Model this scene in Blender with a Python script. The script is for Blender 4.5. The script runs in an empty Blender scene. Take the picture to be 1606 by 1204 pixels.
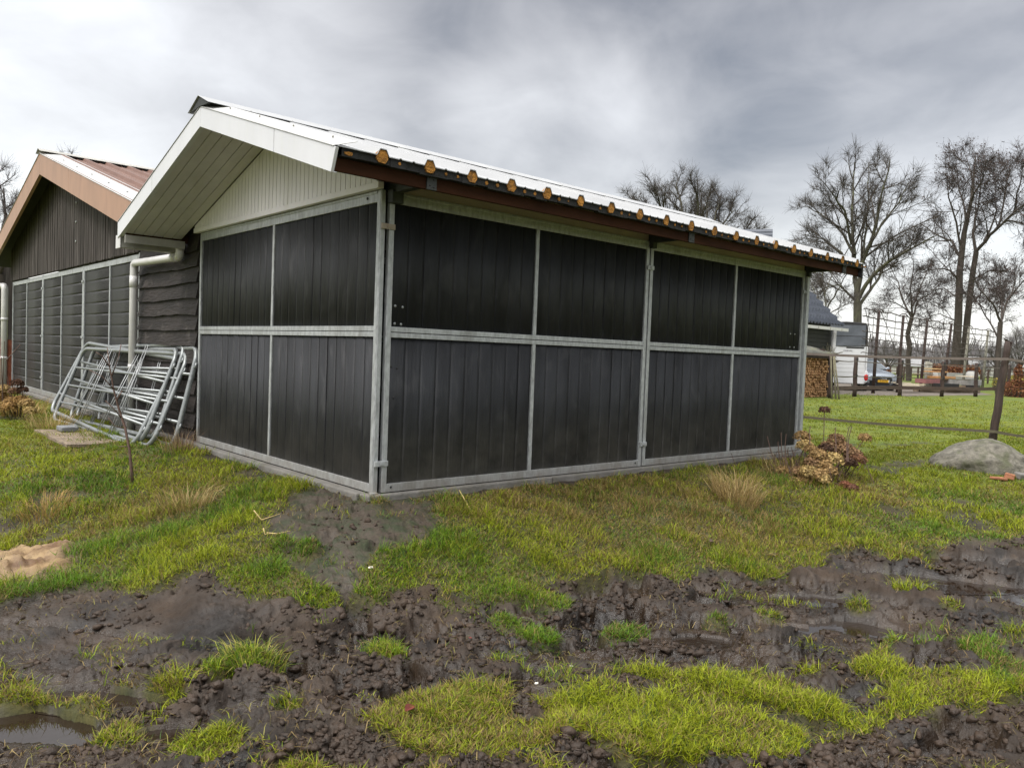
import bpy, bmesh, math, random
import numpy as np
from mathutils import Vector, Matrix
random.seed(7)
rng = np.random.default_rng(11)
SC = bpy.context.scene
COL = SC.collection
R = math.radians

# ------------------------------------------------------------------ camera
CAMLOC = np.array([-3.1102, -4.9334, 1.0570])
CR = np.array([0.748995, -0.661541, 0.037010])
CU = np.array([-0.002464, 0.053076, 0.998587])
CB = np.array([-0.662571, -0.748028, 0.038124])
FPX = 1242.19
def at(px, py, d):
    """world point seen at a photo pixel, d metres away along the ground"""
    D = -CB + CR * (px - 803) / FPX - CU * (py - 602) / FPX
    D = D / math.hypot(D[0], D[1])
    return Vector((CAMLOC + D * d).tolist())
cam = bpy.data.cameras.new('camera')
camo = bpy.data.objects.new('camera', cam)
COL.objects.link(camo)
camo.matrix_world = Matrix(((CR[0], CU[0], CB[0], CAMLOC[0]), (CR[1], CU[1], CB[1], CAMLOC[1]),
                            (CR[2], CU[2], CB[2], CAMLOC[2]), (0, 0, 0, 1)))
cam.sensor_width = 36; cam.lens = FPX / 1606 * 36
cam.clip_start = .05; cam.clip_end = 3000
SC.camera = camo

# ------------------------------------------------------------------ materials
def mat(name, col, rough=.6, metal=0, var=.25, scale=6, stretch=(1, 1, 1), bump=0, bscale=40, col2=None,
        spec=.5, coords='Object', detail=6, dirt=None, streak=None, trans=None):
    """principled with noise-mixed base colour; dirt=(colour, z0, z1): splashed soil up to z1"""
    m = bpy.data.materials.new(name); m.use_nodes = True
    nt = m.node_tree; N = nt.nodes; L = nt.links
    b = N['Principled BSDF']
    b.inputs['Roughness'].default_value = rough; b.inputs['Metallic'].default_value = metal
    b.inputs['Specular IOR Level'].default_value = spec
    tc = N.new('ShaderNodeTexCoord'); mp = N.new('ShaderNodeMapping'); mp.inputs['Scale'].default_value = stretch
    L.new(tc.outputs[coords], mp.inputs['Vector'])
    nz = N.new('ShaderNodeTexNoise'); nz.inputs['Scale'].default_value = scale; nz.inputs['Detail'].default_value = detail
    nz.inputs['Roughness'].default_value = .65
    L.new(mp.outputs[0], nz.inputs['Vector'])
    mr = N.new('ShaderNodeMapRange'); mr.inputs[1].default_value = .3; mr.inputs[2].default_value = .7
    L.new(nz.outputs['Fac'], mr.inputs[0])
    mx = N.new('ShaderNodeMix'); mx.data_type = 'RGBA'
    c2 = col2 or tuple(c * (1 - var) for c in col)
    c1 = col if col2 else tuple(min(1, c * (1 + var)) for c in col)
    mx.inputs[6].default_value = (*c2, 1); mx.inputs[7].default_value = (*c1, 1)
    L.new(mr.outputs[0], mx.inputs[0])
    out = mx.outputs[2]
    if streak:      # thin scratches/streaks: (colour, scale, stretch, threshold, strength)
        mp2 = N.new('ShaderNodeMapping'); mp2.inputs['Scale'].default_value = streak[2]
        L.new(tc.outputs[coords], mp2.inputs['Vector'])
        n2 = N.new('ShaderNodeTexNoise'); n2.inputs['Scale'].default_value = streak[1]; n2.inputs['Detail'].default_value = 5
        n2.inputs['Distortion'].default_value = .6
        L.new(mp2.outputs[0], n2.inputs['Vector'])
        r2 = N.new('ShaderNodeMapRange'); r2.inputs[1].default_value = streak[3]; r2.inputs[2].default_value = streak[3] + .18
        r2.inputs[4].default_value = streak[4]
        L.new(n2.outputs['Fac'], r2.inputs[0])
        m2 = N.new('ShaderNodeMix'); m2.data_type = 'RGBA'; m2.inputs[7].default_value = (*streak[0], 1)
        L.new(out, m2.inputs[6]); L.new(r2.outputs[0], m2.inputs[0]); out = m2.outputs[2]
    if dirt:
        geo = N.new('ShaderNodeNewGeometry'); sx = N.new('ShaderNodeSeparateXYZ'); L.new(geo.outputs['Position'], sx.inputs[0])
        r3 = N.new('ShaderNodeMapRange'); r3.inputs[1].default_value = dirt[2]; r3.inputs[2].default_value = dirt[1]
        r3.interpolation_type = 'SMOOTHSTEP'
        L.new(sx.outputs['Z'], r3.inputs[0])
        n3 = N.new('ShaderNodeTexNoise'); n3.inputs['Scale'].default_value = 3.5; n3.inputs['Detail'].default_value = 8
        n3.inputs['Roughness'].default_value = .7
        L.new(geo.outputs['Position'], n3.inputs['Vector'])
        r4 = N.new('ShaderNodeMapRange'); r4.inputs[1].default_value = .2; r4.inputs[2].default_value = .62
        L.new(n3.outputs['Fac'], r4.inputs[0])
        mu = N.new('ShaderNodeMath'); mu.operation = 'MULTIPLY'; L.new(r3.outputs[0], mu.inputs[0]); L.new(r4.outputs[0], mu.inputs[1])
        m3 = N.new('ShaderNodeMix'); m3.data_type = 'RGBA'; m3.inputs[7].default_value = (*dirt[0], 1)
        L.new(out, m3.inputs[6]); L.new(mu.outputs[0], m3.inputs[0]); out = m3.outputs[2]
    L.new(out, b.inputs['Base Color'])
    if bump:
        nb = N.new('ShaderNodeTexNoise'); nb.inputs['Scale'].default_value = bscale; nb.inputs['Detail'].default_value = 8
        L.new(mp.outputs[0], nb.inputs['Vector'])
        bp = N.new('ShaderNodeBump'); bp.inputs['Strength'].default_value = bump; bp.inputs['Distance'].default_value = .02
        L.new(nb.outputs['Fac'], bp.inputs['Height']); L.new(bp.outputs[0], b.inputs['Normal'])
    return m

M = {}
M['plank'] = mat('recycled_plastic_plank', (.0215, .0225, .0250), .62, var=.4, scale=5, stretch=(1, 1, .12), bump=.3, bscale=60,
                 spec=.32, streak=((.085, .085, .088), 9, (1, 1, .35), .56, .35), dirt=((.11, .105, .098), -.02, .5))
M['plank_b'] = mat('recycled_plastic_plank_front', (.020, .0212, .024), .62, var=.5, scale=5, stretch=(1, 1, .15), bump=.3, bscale=60,
                   spec=.28, streak=((.05, .05, .052), 7, (1, 1, .5), .54, .5), dirt=((.15, .145, .135), -.02, .62))
M['plank_h'] = mat('horizontal_plank', (.0155, .015, .0145), .6, var=.35, scale=5, stretch=(1, .15, 1), bump=.3, bscale=50,
                   streak=((.05, .048, .045), 8, (1, .3, 1), .58, .35), dirt=((.06, .055, .05), 0, .4))
M['galv'] = mat('galvanised_steel', (.37, .385, .39), .48, metal=.35, var=.3, scale=34, stretch=(1, 1, .4), bump=.12, bscale=60,
                streak=((.20, .20, .19), 6, (1, 1, .2), .53, .6), dirt=((.2, .17, .14), -.1, .22))
M['galv_tube'] = mat('galvanised_tube', (.26, .275, .275), .4, metal=.5, var=.2, scale=22, bump=.05, bscale=60,
                     streak=((.24, .25, .22), 5, (1, 1, 1), .56, .5))
M['galv_wire'] = mat('galvanised_wire', (.33, .34, .34), .45, metal=.4, var=.2, scale=10)
M['white'] = mat('white_cladding', (.70, .675, .69), .42, var=.06, scale=4, stretch=(1, 1, .3),
                 streak=((.5, .48, .40), 5, (1, 1, .15), .57, .35))
M['soffit'] = mat('soffit_board', (.58, .555, .56), .45, var=.08, scale=4, streak=((.4, .37, .28), 4, (1, .3, 1), .58, .35))
M['barge'] = mat('barge_board', (.575, .58, .595), .38, var=.05, scale=3, stretch=(1, 1, .4),
                 streak=((.55, .56, .52), 5, (1, 3, .25), .56, .35))
M['roof'] = mat('white_roof_sheet', (.34, .345, .35), .65, spec=.15, var=.08, scale=3, stretch=(1, .2, 1),
                streak=((.45, .46, .44), 3, (2, .3, 1), .56, .5))
M['cream'] = mat('cream_board', (.36, .30, .24), .6, var=.1, scale=6)
M['foam'] = mat('roof_foam', (.34, .150, .022), .9, var=.5, scale=22, bump=.9, bscale=60, streak=((.09, .045, .02), 14, (1, 1, 1), .50, .8))
M['blackfoam'] = mat('black_edge', (.012, .012, .012), .8, var=.5, scale=20, bump=.5)
M['brown'] = mat('brown_fascia', (.036, .0135, .006), .8, var=.35, scale=8, stretch=(.3, 1, 1), bump=.1, spec=.12)
M['darksteel'] = mat('dark_bracket', (.035, .038, .036), .6, metal=.2, var=.3, scale=12)
M['pvc'] = mat('pvc_pipe', (.56, .55, .54), .38, var=.08, scale=5, streak=((.4, .4, .32), 5, (1, 1, .3), .57, .4), dirt=((.2, .19, .12), -.1, .4))
M['gutter'] = mat('gutter_grey', (.32, .31, .28), .5, var=.2, scale=6)
M['concrete'] = mat('concrete', (.15, .142, .128), .85, var=.25, scale=5, bump=.5, bscale=30, streak=((.12, .11, .08), 4, (1, 1, 1), .52, .6))
M['waney'] = mat('waney_board', (.022, .0175, .016), .68, var=.5, scale=5, stretch=(1, .25, 1.5), bump=.8, bscale=24, spec=.3,
                 streak=((.13, .115, .105), 6, (1, .7, 1.2), .58, .5))
M['gablewood'] = mat('weathered_gable_board', (.050, .042, .038), .8, var=.45, scale=7, stretch=(1, 1, .15), bump=.5, bscale=30,
                     streak=((.12, .108, .10), 7, (1, 1, .15), .54, .5), spec=.25)
M['copper'] = mat('copper_brown_barge', (.33, .185, .11), .42, metal=.1, var=.12, scale=3, stretch=(1, 1, .4), streak=((.24, .12, .07), 4, (1, 2, .3), .55, .5))
M['brownroof'] = mat('brown_roof_sheet', (.15, .088, .068), .5, spec=.2, var=.15, scale=3)
M['whitemetal'] = mat('pale_flashing', (.40, .40, .39), .6, spec=.15, var=.08, scale=4)
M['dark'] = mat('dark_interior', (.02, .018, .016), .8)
M['oldwood'] = mat('weathered_timber', (.21, .16, .11), .85, var=.4, scale=6, stretch=(6, 1, 6), bump=.6, bscale=30, streak=((.07, .055, .04), 8, (6, 1, 6), .52, .8))
M['postwood'] = mat('dark_fence_timber', (.038, .023, .018), .8, var=.5, scale=8, stretch=(3, 3, .3), bump=.7, bscale=25, streak=((.10, .075, .06), 9, (3, 3, .3), .57, .6))
M['railwood'] = mat('brown_rail_timber', (.075, .048, .038), .8, var=.4, scale=6, stretch=(.4, .4, 3))
M['tape'] = mat('olive_brown_fence_tape', (.085, .072, .045), .7, var=.2, scale=6)
M['tape2'] = mat('grey_brown_fence_tape', (.13, .105, .09), .7, var=.2, scale=6)
M['bark'] = mat('bark', (.060, .055, .038), .9, var=.4, scale=5, stretch=(2, 2, .4), bump=.6, bscale=14, streak=((.12, .13, .06), 3, (1, 1, .5), .52, .7))
M['bark2'] = mat('brown_bark', (.055, .044, .036), .9, var=.4, scale=5, stretch=(2, 2, .4), bump=.6, bscale=14)
M['twig'] = mat('twig', (.052, .043, .036), .9, var=.3, scale=2)
M['twig2'] = mat('dark_twig', (.050, .038, .034), .9, var=.3, scale=2)
M['catkin'] = mat('alder_cones', (.060, .036, .033), .9, var=.4, scale=8)
M['paleBark'] = mat('lichen_post', (.19, .18, .145), .9, var=.35, scale=8, bump=.4)
M['fartree'] = mat('haze_grey_wood', (.17, .16, .16), 1, var=.25, scale=.15)  # haze of distance put into the colour, greyer and paler than near twigs
M['beech'] = mat('dry_beech_leaf', (.27, .095, .035), .75, var=.5, scale=9)
M['stone'] = mat('boulder_stone', (.125, .115, .092), .9, var=.5, scale=13, bump=1, bscale=24, streak=((.06, .065, .03), 5, (1, 1, 1), .5, .8))
M['brick'] = mat('orange_brick', (.30, .125, .065), .85, var=.3, scale=14, bump=.5)
M['pebble'] = mat('white_pebble', (.62, .58, .5), .7, var=.15, scale=20)
M['block'] = mat('grey_block', (.16, .165, .17), .85, var=.3, scale=10, bump=.5)
M['tile'] = mat('slate_tile', (.045, .052, .068), .45, var=.25, scale=3)
M['blackboard'] = mat('black_weatherboard', (.022, .022, .022), .65, var=.3, scale=5)
M['corr'] = mat('mossy_corrugated', (.085, .085, .07), .85, var=.4, scale=5, streak=((.12, .12, .05), 3, (1, 1, 1), .52, .7))
M['log'] = mat('cut_log_end', (.34, .19, .09), .85, var=.45, scale=9)
M['logbark'] = mat('log_bark', (.11, .075, .05), .9, var=.4, scale=9)
M['pole'] = mat('mossy_pole', (.11, .10, .06), .9, var=.4, scale=4)
M['trailer'] = mat('trailer_white', (.62, .63, .64), .35, var=.05, scale=2)
M['canvas'] = mat('grey_canvas', (.085, .095, .11), .55, var=.2, scale=3, bump=.5, bscale=4)
M['black'] = mat('black_plastic', (.015, .015, .016), .5, var=.3, scale=6)
M['red'] = mat('red_lens', (.45, .02, .02), .25, var=.1, scale=6)
M['yellow'] = mat('yellow_plate', (.75, .42, .02), .45, var=.08, scale=6)
M['carpaint'] = mat('car_grey_paint', (.30, .33, .37), .25, metal=.5, var=.05, scale=2)
M['glass'] = mat('car_glass', (.10, .115, .125), .06, var=.1, scale=2, spec=1)
M['lamp'] = mat('headlamp_lens', (.62, .66, .7), .12, metal=.3, var=.1, scale=9)
M['chrome'] = mat('chrome', (.7, .7, .72), .2, metal=.9, var=.05)
M['timber'] = mat('fresh_timber', (.46, .33, .16), .7, var=.25, scale=4)
M['orange'] = mat('orange_timber', (.40, .21, .075), .7, var=.2, scale=4)
M['palewood'] = mat('pale_timber', (.55, .48, .36), .7, var=.2, scale=4)
M['pink'] = mat('faded_red_board', (.24, .10, .10), .7, var=.2, scale=4)
M['greyboard'] = mat('grey_board', (.22, .22, .22), .7, var=.3, scale=4)
M['palewall'] = mat('pale_concrete_trough', (.36, .355, .33), .8, var=.15, scale=2)
M['rust'] = mat('rusty_sheet', (.20, .055, .025), .8, var=.4, scale=5, bump=.3)
M['stem'] = mat('dry_stem', (.10, .06, .045), .8, var=.3, scale=20)
M['straw'] = mat('straw_stem', (.50, .38, .16), .75, var=.3, scale=20)
M['redleaf'] = mat('fallen_leaf', (.12, .022, .014), .6, var=.3, scale=30)

def leafmat(name, rough=.6, trans=.35):
    m = bpy.data.materials.new(name); m.use_nodes = True
    N = m.node_tree.nodes; L = m.node_tree.links
    b = N['Principled BSDF']; b.inputs['Roughness'].default_value = rough; b.inputs['Specular IOR Level'].default_value = .3
    at_ = N.new('ShaderNodeAttribute'); at_.attribute_name = 'Col'
    tr = N.new('ShaderNodeBsdfTranslucent'); mx = N.new('ShaderNodeMixShader'); mx.inputs[0].default_value = trans
    L.new(at_.outputs['Color'], b.inputs['Base Color']); L.new(at_.outputs['Color'], tr.inputs['Color'])
    L.new(b.outputs[0], mx.inputs[1]); L.new(tr.outputs[0], mx.inputs[2]); L.new(mx.outputs[0], N['Material Output'].inputs['Surface'])
    return m
M['grass'] = leafmat('grass_blade')
M['petal'] = leafmat('dry_petal', .8, .3)

def watermat():
    m = bpy.data.materials.new('puddle_water'); m.use_nodes = True
    N = m.node_tree.nodes; L = m.node_tree.links
    b = N['Principled BSDF']; b.inputs['Base Color'].default_value = (.018, .012, .008, 1); b.inputs['Roughness'].default_value = .03
    b.inputs['Specular IOR Level'].default_value = .6
    n = N.new('ShaderNodeTexNoise'); n.inputs['Scale'].default_value = 14
    bp = N.new('ShaderNodeBump'); bp.inputs['Strength'].default_value = .06; bp.inputs['Distance'].default_value = .01
    L.new(n.outputs['Fac'], bp.inputs['Height']); L.new(bp.outputs[0], b.inputs['Normal'])
    return m
M['water'] = watermat()

# ------------------------------------------------------------------ mesh helpers
class MB:
    def __init__(s): s.v = []; s.f = []; s.sm = []
    def quadbox(s, c8):
        n = len(s.v); s.v += [tuple(map(float, p)) for p in c8]
        for q in ((0, 3, 2, 1), (4, 5, 6, 7), (0, 1, 5, 4), (1, 2, 6, 5), (2, 3, 7, 6), (3, 0, 4, 7)):
            s.f.append(tuple(n + i for i in q)); s.sm.append(False)
        return s
    def box(s, x0, x1, y0, y1, z0, z1):
        return s.quadbox([(x0, y0, z0), (x1, y0, z0), (x1, y1, z0), (x0, y1, z0), (x0, y0, z1), (x1, y0, z1), (x1, y1, z1), (x0, y1, z1)])
    def obox(s, o, U, Nn, u0, u1, z0, z1, d0, d1):
        """box in a wall frame: U along, Nn outward, z up"""
        P = lambda u, d, z: (o[0] + U[0] * u + Nn[0] * d, o[1] + U[1] * u + Nn[1] * d, o[2] + z)
        return s.quadbox([P(u0, d0, z0), P(u1, d0, z0), P(u1, d1, z0), P(u0, d1, z0), P(u0, d0, z1), P(u1, d0, z1), P(u1, d1, z1), P(u0, d1, z1)])
    def beam(s, a, b, w, h, up=(0, 0, 1)):
        a = Vector(a); b = Vector(b); d = (b - a).normalized(); up = Vector(up)
        sx = d.cross(up).normalized(); uz = sx.cross(d)
        c = []
        for e in (a, b):
            c += [e - sx * w / 2 - uz * h / 2, e + sx * w / 2 - uz * h / 2, e + sx * w / 2 + uz * h / 2, e - sx * w / 2 + uz * h / 2]
        return s.quadbox(c)
    def prism(s, poly, off):
        """poly: list of 3d points (planar), extruded by off"""
        n = len(s.v); k = len(poly); off = Vector(off)
        s.v += [tuple(p) for p in poly] + [tuple(Vector(p) + off) for p in poly]
        s.f += [tuple(range(n, n + k)), tuple(range(n + 2 * k - 1, n + k - 1, -1))]; s.sm += [False] * 2
        for i in range(k):
            j = (i + 1) % k; s.f.append((n + i, n + k + i, n + k + j, n + j)); s.sm.append(False)
        return s
    def tube(s, pts, r, seg=8, cap=True, closed=False):
        pts = [Vector(p) for p in pts]; k = len(pts)
        rs = r if isinstance(r, (list, tuple)) else [r] * k
        n0 = len(s.v); prev = None
        for i, p in enumerate(pts):
            if closed: t = pts[(i + 1) % k] - pts[i - 1]
            else: t = pts[min(i + 1, k - 1)] - pts[max(i - 1, 0)]
            if t.length < 1e-9: t = Vector((0, 0, 1))
            t.normalize()
            if prev is None: a = t.orthogonal().normalized()
            else:
                a = prev - t * prev.dot(t)
                a = a.normalized() if a.length > 1e-6 else t.orthogonal().normalized()
            prev = a; b = t.cross(a)
            for q in range(seg):
                w = 2 * math.pi * q / seg
                s.v.append(tuple(p + (a * math.cos(w) + b * math.sin(w)) * rs[i]))
        for i in range(k if closed else k - 1):
            for q in range(seg):
                i2 = (i + 1) % k
                s.f.append((n0 + i * seg + q, n0 + i * seg + (q + 1) % seg, n0 + i2 * seg + (q + 1) % seg, n0 + i2 * seg + q)); s.sm.append(seg > 4)
        if cap and not closed:
            s.f.append(tuple(n0 + q for q in range(seg - 1, -1, -1))); s.f.append(tuple(n0 + (k - 1) * seg + q for q in range(seg))); s.sm += [False] * 2
        return s
    def ball(s, c, r, seg=8, rings=5, sq=(1, 1, 1), noise=0):
        n = len(s.v); c = Vector(c)
        for i in range(rings + 1):
            t = math.pi * i / rings
            for j in range(seg):
                w = 2 * math.pi * j / seg; k = r * (1 + noise * (random.random() - .5))
                s.v.append((c[0] + sq[0] * k * math.sin(t) * math.cos(w), c[1] + sq[1] * k * math.sin(t) * math.sin(w), c[2] + sq[2] * k * math.cos(t)))
        for i in range(rings):
            for j in range(seg):
                s.f.append((n + i * seg + j, n + (i + 1) * seg + j, n + (i + 1) * seg + (j + 1) % seg, n + i * seg + (j + 1) % seg)); s.sm.append(True)
        return s
    def quad(s, *p):
        n = len(s.v); s.v += [tuple(q) for q in p]; s.f.append(tuple(range(n, n + len(p)))); s.sm.append(False); return s
    def build(s, name, m, parent=None, bevel=0):
        me = bpy.data.meshes.new(name); me.from_pydata(s.v, [], s.f); me.polygons.foreach_set('use_smooth', s.sm); me.update()
        bm = bmesh.new(); bm.from_mesh(me); bmesh.ops.recalc_face_normals(bm, faces=bm.faces); bm.to_mesh(me); bm.free()
        me.materials.append(m if not isinstance(m, str) else M[m])
        o = bpy.data.objects.new(name, me); COL.objects.link(o)
        if parent: o.parent = parent
        if bevel:
            b = o.modifiers.new('bevel', 'BEVEL'); b.width = bevel; b.segments = 2; b.limit_method = 'ANGLE'; b.angle_limit = R(40)
        return o
def tag(o, label=None, cat=None, group=None, kind=None):
    if label: o['label'] = label
    if cat: o['category'] = cat
    if group: o['group'] = group
    if kind: o['kind'] = kind
    return o
def thing(name, label, cat, group=None, loc=(0, 0, 0)):
    o = bpy.data.objects.new(name, None); COL.objects.link(o); o.location = loc; o.empty_display_size = .2
    return tag(o, label, cat, group)
def bulk(name, V, F, m, parent=None, colors=None, smooth=False):
    """fast mesh from numpy: V (n,3), F (k,3|4)"""
    V = np.asarray(V, np.float32); F = np.asarray(F, np.int32)
    me = bpy.data.meshes.new(name); k = F.shape[1]
    me.vertices.add(len(V)); me.vertices.foreach_set('co', V.ravel())
    me.loops.add(F.size); me.loops.foreach_set('vertex_index', F.ravel())
    me.polygons.add(len(F)); me.polygons.foreach_set('loop_start', np.arange(0, F.size, k, dtype=np.int32))
    me.polygons.foreach_set('loop_total', np.full(len(F), k, np.int32))
    if smooth: me.polygons.foreach_set('use_smooth', np.ones(len(F), bool))
    me.update(calc_edges=True)
    if colors is not None:
        for nm, c in colors.items():
            a = me.color_attributes.new(nm, 'FLOAT_COLOR', 'POINT')
            c4 = np.ones((len(V), 4), np.float32); c4[:, :3] = c; a.data.foreach_set('color', c4.ravel())
    me.materials.append(m if not isinstance(m, str) else M[m])
    o = bpy.data.objects.new(name, me); COL.objects.link(o)
    if parent: o.parent = parent
    return o

# ------------------------------------------------------------------ noise
def _h(ix, iy, s):
    n = (ix.astype(np.int64) * 374761393 + iy.astype(np.int64) * 668265263 + s * 974634777) & 0xFFFFFFFF
    n = ((n ^ (n >> 13)) * 1274126177) & 0xFFFFFFFF
    return ((n ^ (n >> 16)) & 0xFFFF) / 65535.0
def vn(x, y, s=0):
    ix = np.floor(x); iy = np.floor(y); fx = x - ix; fy = y - iy
    fx = fx * fx * fx * (fx * (fx * 6 - 15) + 10); fy = fy * fy * fy * (fy * (fy * 6 - 15) + 10)
    a = _h(ix, iy, s); b = _h(ix + 1, iy, s); c_ = _h(ix, iy + 1, s); d = _h(ix + 1, iy + 1, s)
    return (a + (b - a) * fx) * (1 - fy) + (c_ + (d - c_) * fx) * fy
def fbm(x, y, s=0, o=4, g=.5):
    t = 0; a = 1; w = 0
    for i in range(o):
        t = t + a * vn(x * 2 ** i + 17.3 * i, y * 2 ** i - 9.1 * i, s + i); w += a; a *= g
    return t / w
def worley(x, y, s=0):
    ix = np.floor(x); iy = np.floor(y); d = np.full(x.shape, 9.)
    for a in (-1, 0, 1):
        for b in (-1, 0, 1):
            px = ix + a + _h(ix + a, iy + b, s); py = iy + b + _h(ix + a, iy + b, s + 50)
            d = np.minimum(d, np.hypot(px - x, py - y))
    return d
def ss(a, b, x):
    t = np.clip((x - a) / (b - a), 0, 1); return t * t * (3 - 2 * t)

# ------------------------------------------------------------------ ground description (world metres)
MUD = [(-3.0, 0.13), (-2.34, 0.03), (-2.15, 0.1), (-1.93, 0.06), (-1.73, -0.31), (-1.36, -0.35), (-1.4, -0.62), (-1.31, -0.88), (-1.16, -1.17), (-1.0, -1.01), (-0.98, -0.48), (-0.79, 0.07), (-0.48, 0.6), (-0.12, 0.68), (-0.07, 0.19), (-0.03, -0.11), (0.51, -0.15), (-0.12, -0.78), (-0.33, -0.88), (-0.54, -0.85), (-0.85, -1.16), (-0.79, -1.26), (-0.48, -1.11), (-0.44, -1.43), (0.08, -1.72), (0.38, -1.47), (0.6, -1.64), (0.94, -1.67), (1.08, -1.87), (1.52, -1.73), (1.94, -2.19), (2.59, -2.09), (3.18, -2.11), (2.84, -2.46), (3.4, -2.6), (4.4, -2.75), (6.5, -3.2), (6.5, -4.3), (4.31, -3.0), (2.92, -3.53), (2.12, -3.55), (1.4, -3.34), (1.21, -3.19), (0.59, -3.25), (0.35, -2.88), (0.2, -2.87), (-0.18, -2.59), (-0.61, -2.59), (-0.94, -2.29), (-1.27, -2.28), (-1.54, -2.34), (-1.85, -2.48), (-2.18, -3.04), (-3.4, -3.6), (-6, -3.0), (-6, 0.4)]
LOW = [(-1.44, -2.78), (-0.92, -2.9), (-0.82, -3.12), (-0.67, -3.3), (-0.08, -3.44), (0.29, -3.58), (0.98, -3.87), (1.78, -4.29), (-0.23, -4.9), (-1.84, -3.31)]
SAND = [(-2.32, 1.36), (-1.93, 1.29), (-1.73, 0.96), (-1.69, 0.55), (-1.83, 0.37), (-2.09, 0.26), (-2.45, 0.36)]
PATH = [(-1.01, -0.45), (-0.79, 0.07), (-0.48, 0.6), (-0.06, 0.8), (0.47, -0.12), (-0.12, -0.78), (-0.48, -0.89), (-0.85, -1.16), (-1.02, -1.04)]
TUFTS = [(-2.47, -1.26, 0.22), (-2.34, -1.5, 0.16), (-1.6, -1.48, 0.2), (-1.99, -1.5, 0.14), (-2.12, -1.4, 0.12), (-1.76, -1.5, 0.12), (-1.02, -1.74, 0.14), (0.17, -2.19, 0.16), (-0.25, -2.02, 0.12), (-1.19, -0.85, 0.2), (-1.04, -1.15, 0.14), (0.76, -2.42, 0.14), (1.44, -2.47, 0.1), (2.29, -2.82, 0.12), (1.6, -2.8, 0.08), (-0.31, -1.77, 0.12), (-0.59, -1.13, 0.25), (0.12, -1.67, 0.2), (-1.67, -1.96, 0.08), (-2.22, -1.82, 0.1), (-0.77, -1.82, 0.06), (1.08, -2.51, 0.1), (2.1, -3.16, 0.1), (-0.83, -0.52, 0.14), (-2.03, -2.14, 0.15)]
PUD = [(-2.51, -1.48, 0.30, 0.15), (-2.2, -1.39, 0.3, 0.09), (-1.75, -1.96, 0.15, 0.08), (1.37, -2.91, 0.24, 0.15), (2.89, -3.2, 0.6, 0.24), (2.74, -2.68, 0.42, 0.16), (1.02, -2.73, 0.14, 0.1), (-2.08, -1.9, 0.14, 0.07), (1.75, -2.62, 0.36, 0.11), (0.43, -2.52, 0.16, 0.08), (3.6, -2.75, .4, .13)]
PDIR = (0.66, -0.75)      # long axis of the puddles: along the ruts
def sdpoly(x, y, P):
    d = np.full(x.shape, 1e9); ins = np.zeros(x.shape, bool); k = len(P)
    for i in range(k):
        ax, ay = P[i]; bx, by = P[(i + 1) % k]; ex, ey = bx - ax, by - ay
        t = np.clip(((x - ax) * ex + (y - ay) * ey) / (ex * ex + ey * ey + 1e-12), 0, 1)
        d = np.minimum(d, np.hypot(x - ax - ex * t, y - ay - ey * t))
        cnd = (ay > y) != (by > y)
        with np.errstate(divide='ignore', invalid='ignore'):
            ins ^= cnd & (x < (bx - ax) * (y - ay) / (by - ay + 1e-12) + ax)
    return np.where(ins, -d, d)
def rdist(x, y, x0, x1, y0, y1):
    return np.hypot(np.maximum(np.maximum(x0 - x, x - x1), 0), np.maximum(np.maximum(y0 - y, y - y1), 0))
def fields(x, y):
    """-> grass cover, sand, moss, mud roughness, distance to the buildings, distance from the viewpoint"""
    w = (fbm(x * 3, y * 3, 5, 4) - .5) * .42
    far = np.hypot(x + 3.1, y + 4.9)
    mud = np.zeros(x.shape); sand = mud.copy(); moss = mud.copy()
    n = far < 14
    xx, yy, ww = x[n], y[n], w[n]
    dm = np.minimum(sdpoly(xx, yy, MUD), sdpoly(xx, yy, LOW)) + ww
    m = ss(.05, -.05, dm)
    for (a, b, r) in TUFTS:
        d = np.hypot(xx - a, yy - b) + ww * .45
        m = np.minimum(m, ss(r * .45, r * .95, d))
    strip = ss(5.6, 5.0, far[n]) * ss(.57, .65, fbm(xx * 2.4 + 3, yy * 2.4, 41, 4)) * ss(-1.9, -2.2, yy) * ss(-.12, .0, sdpoly(xx, yy, MUD))     # worn holes in the front strip
    m = np.maximum(m, strip)
    mud[n] = m
    sand[n] = ss(.10, -.12, sdpoly(xx, yy, SAND) + ww * 1.1 + .05)
    moss[n] = ss(.06, -.06, sdpoly(xx, yy, PATH) + ww * .6)
    db = np.minimum(rdist(x, y, -.05, 6.05, -.02, 3.6), rdist(x, y, -.02, 9, 3.6, 14.3))
    # bare strip along the walls and worn spots in the sward
    bare = ss(.26, .08, db + w * .9)
    worn = ss(.70, .78, fbm(x * 1.1 + 40, y * 1.1, 31, 4)) * ss(26, 10, far)
    cover = (1 - mud) * (1 - sand) * (1 - bare) * (1 - .85 * worn)
    return cover, sand, moss, mud, db, far
def base_z(x, y, db, far):
    z = -.1 + .045 * ss(.6, .05, db) - .32 * ss(.1, 2.2, db) * (1 - ss(6, 13, far))
    return z + .1 * ss(14, 28, far)
def pud_in(x, y):
    q = np.full(x.shape, 9.); ly = np.zeros(x.shape)
    for (a, b, rx, ry) in PUD:
        u = (x - a) * PDIR[0] + (y - b) * PDIR[1]; v = -(x - a) * PDIR[1] + (y - b) * PDIR[0]
        q = np.minimum(q, np.hypot(u / rx, v / ry))
    return q
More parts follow.
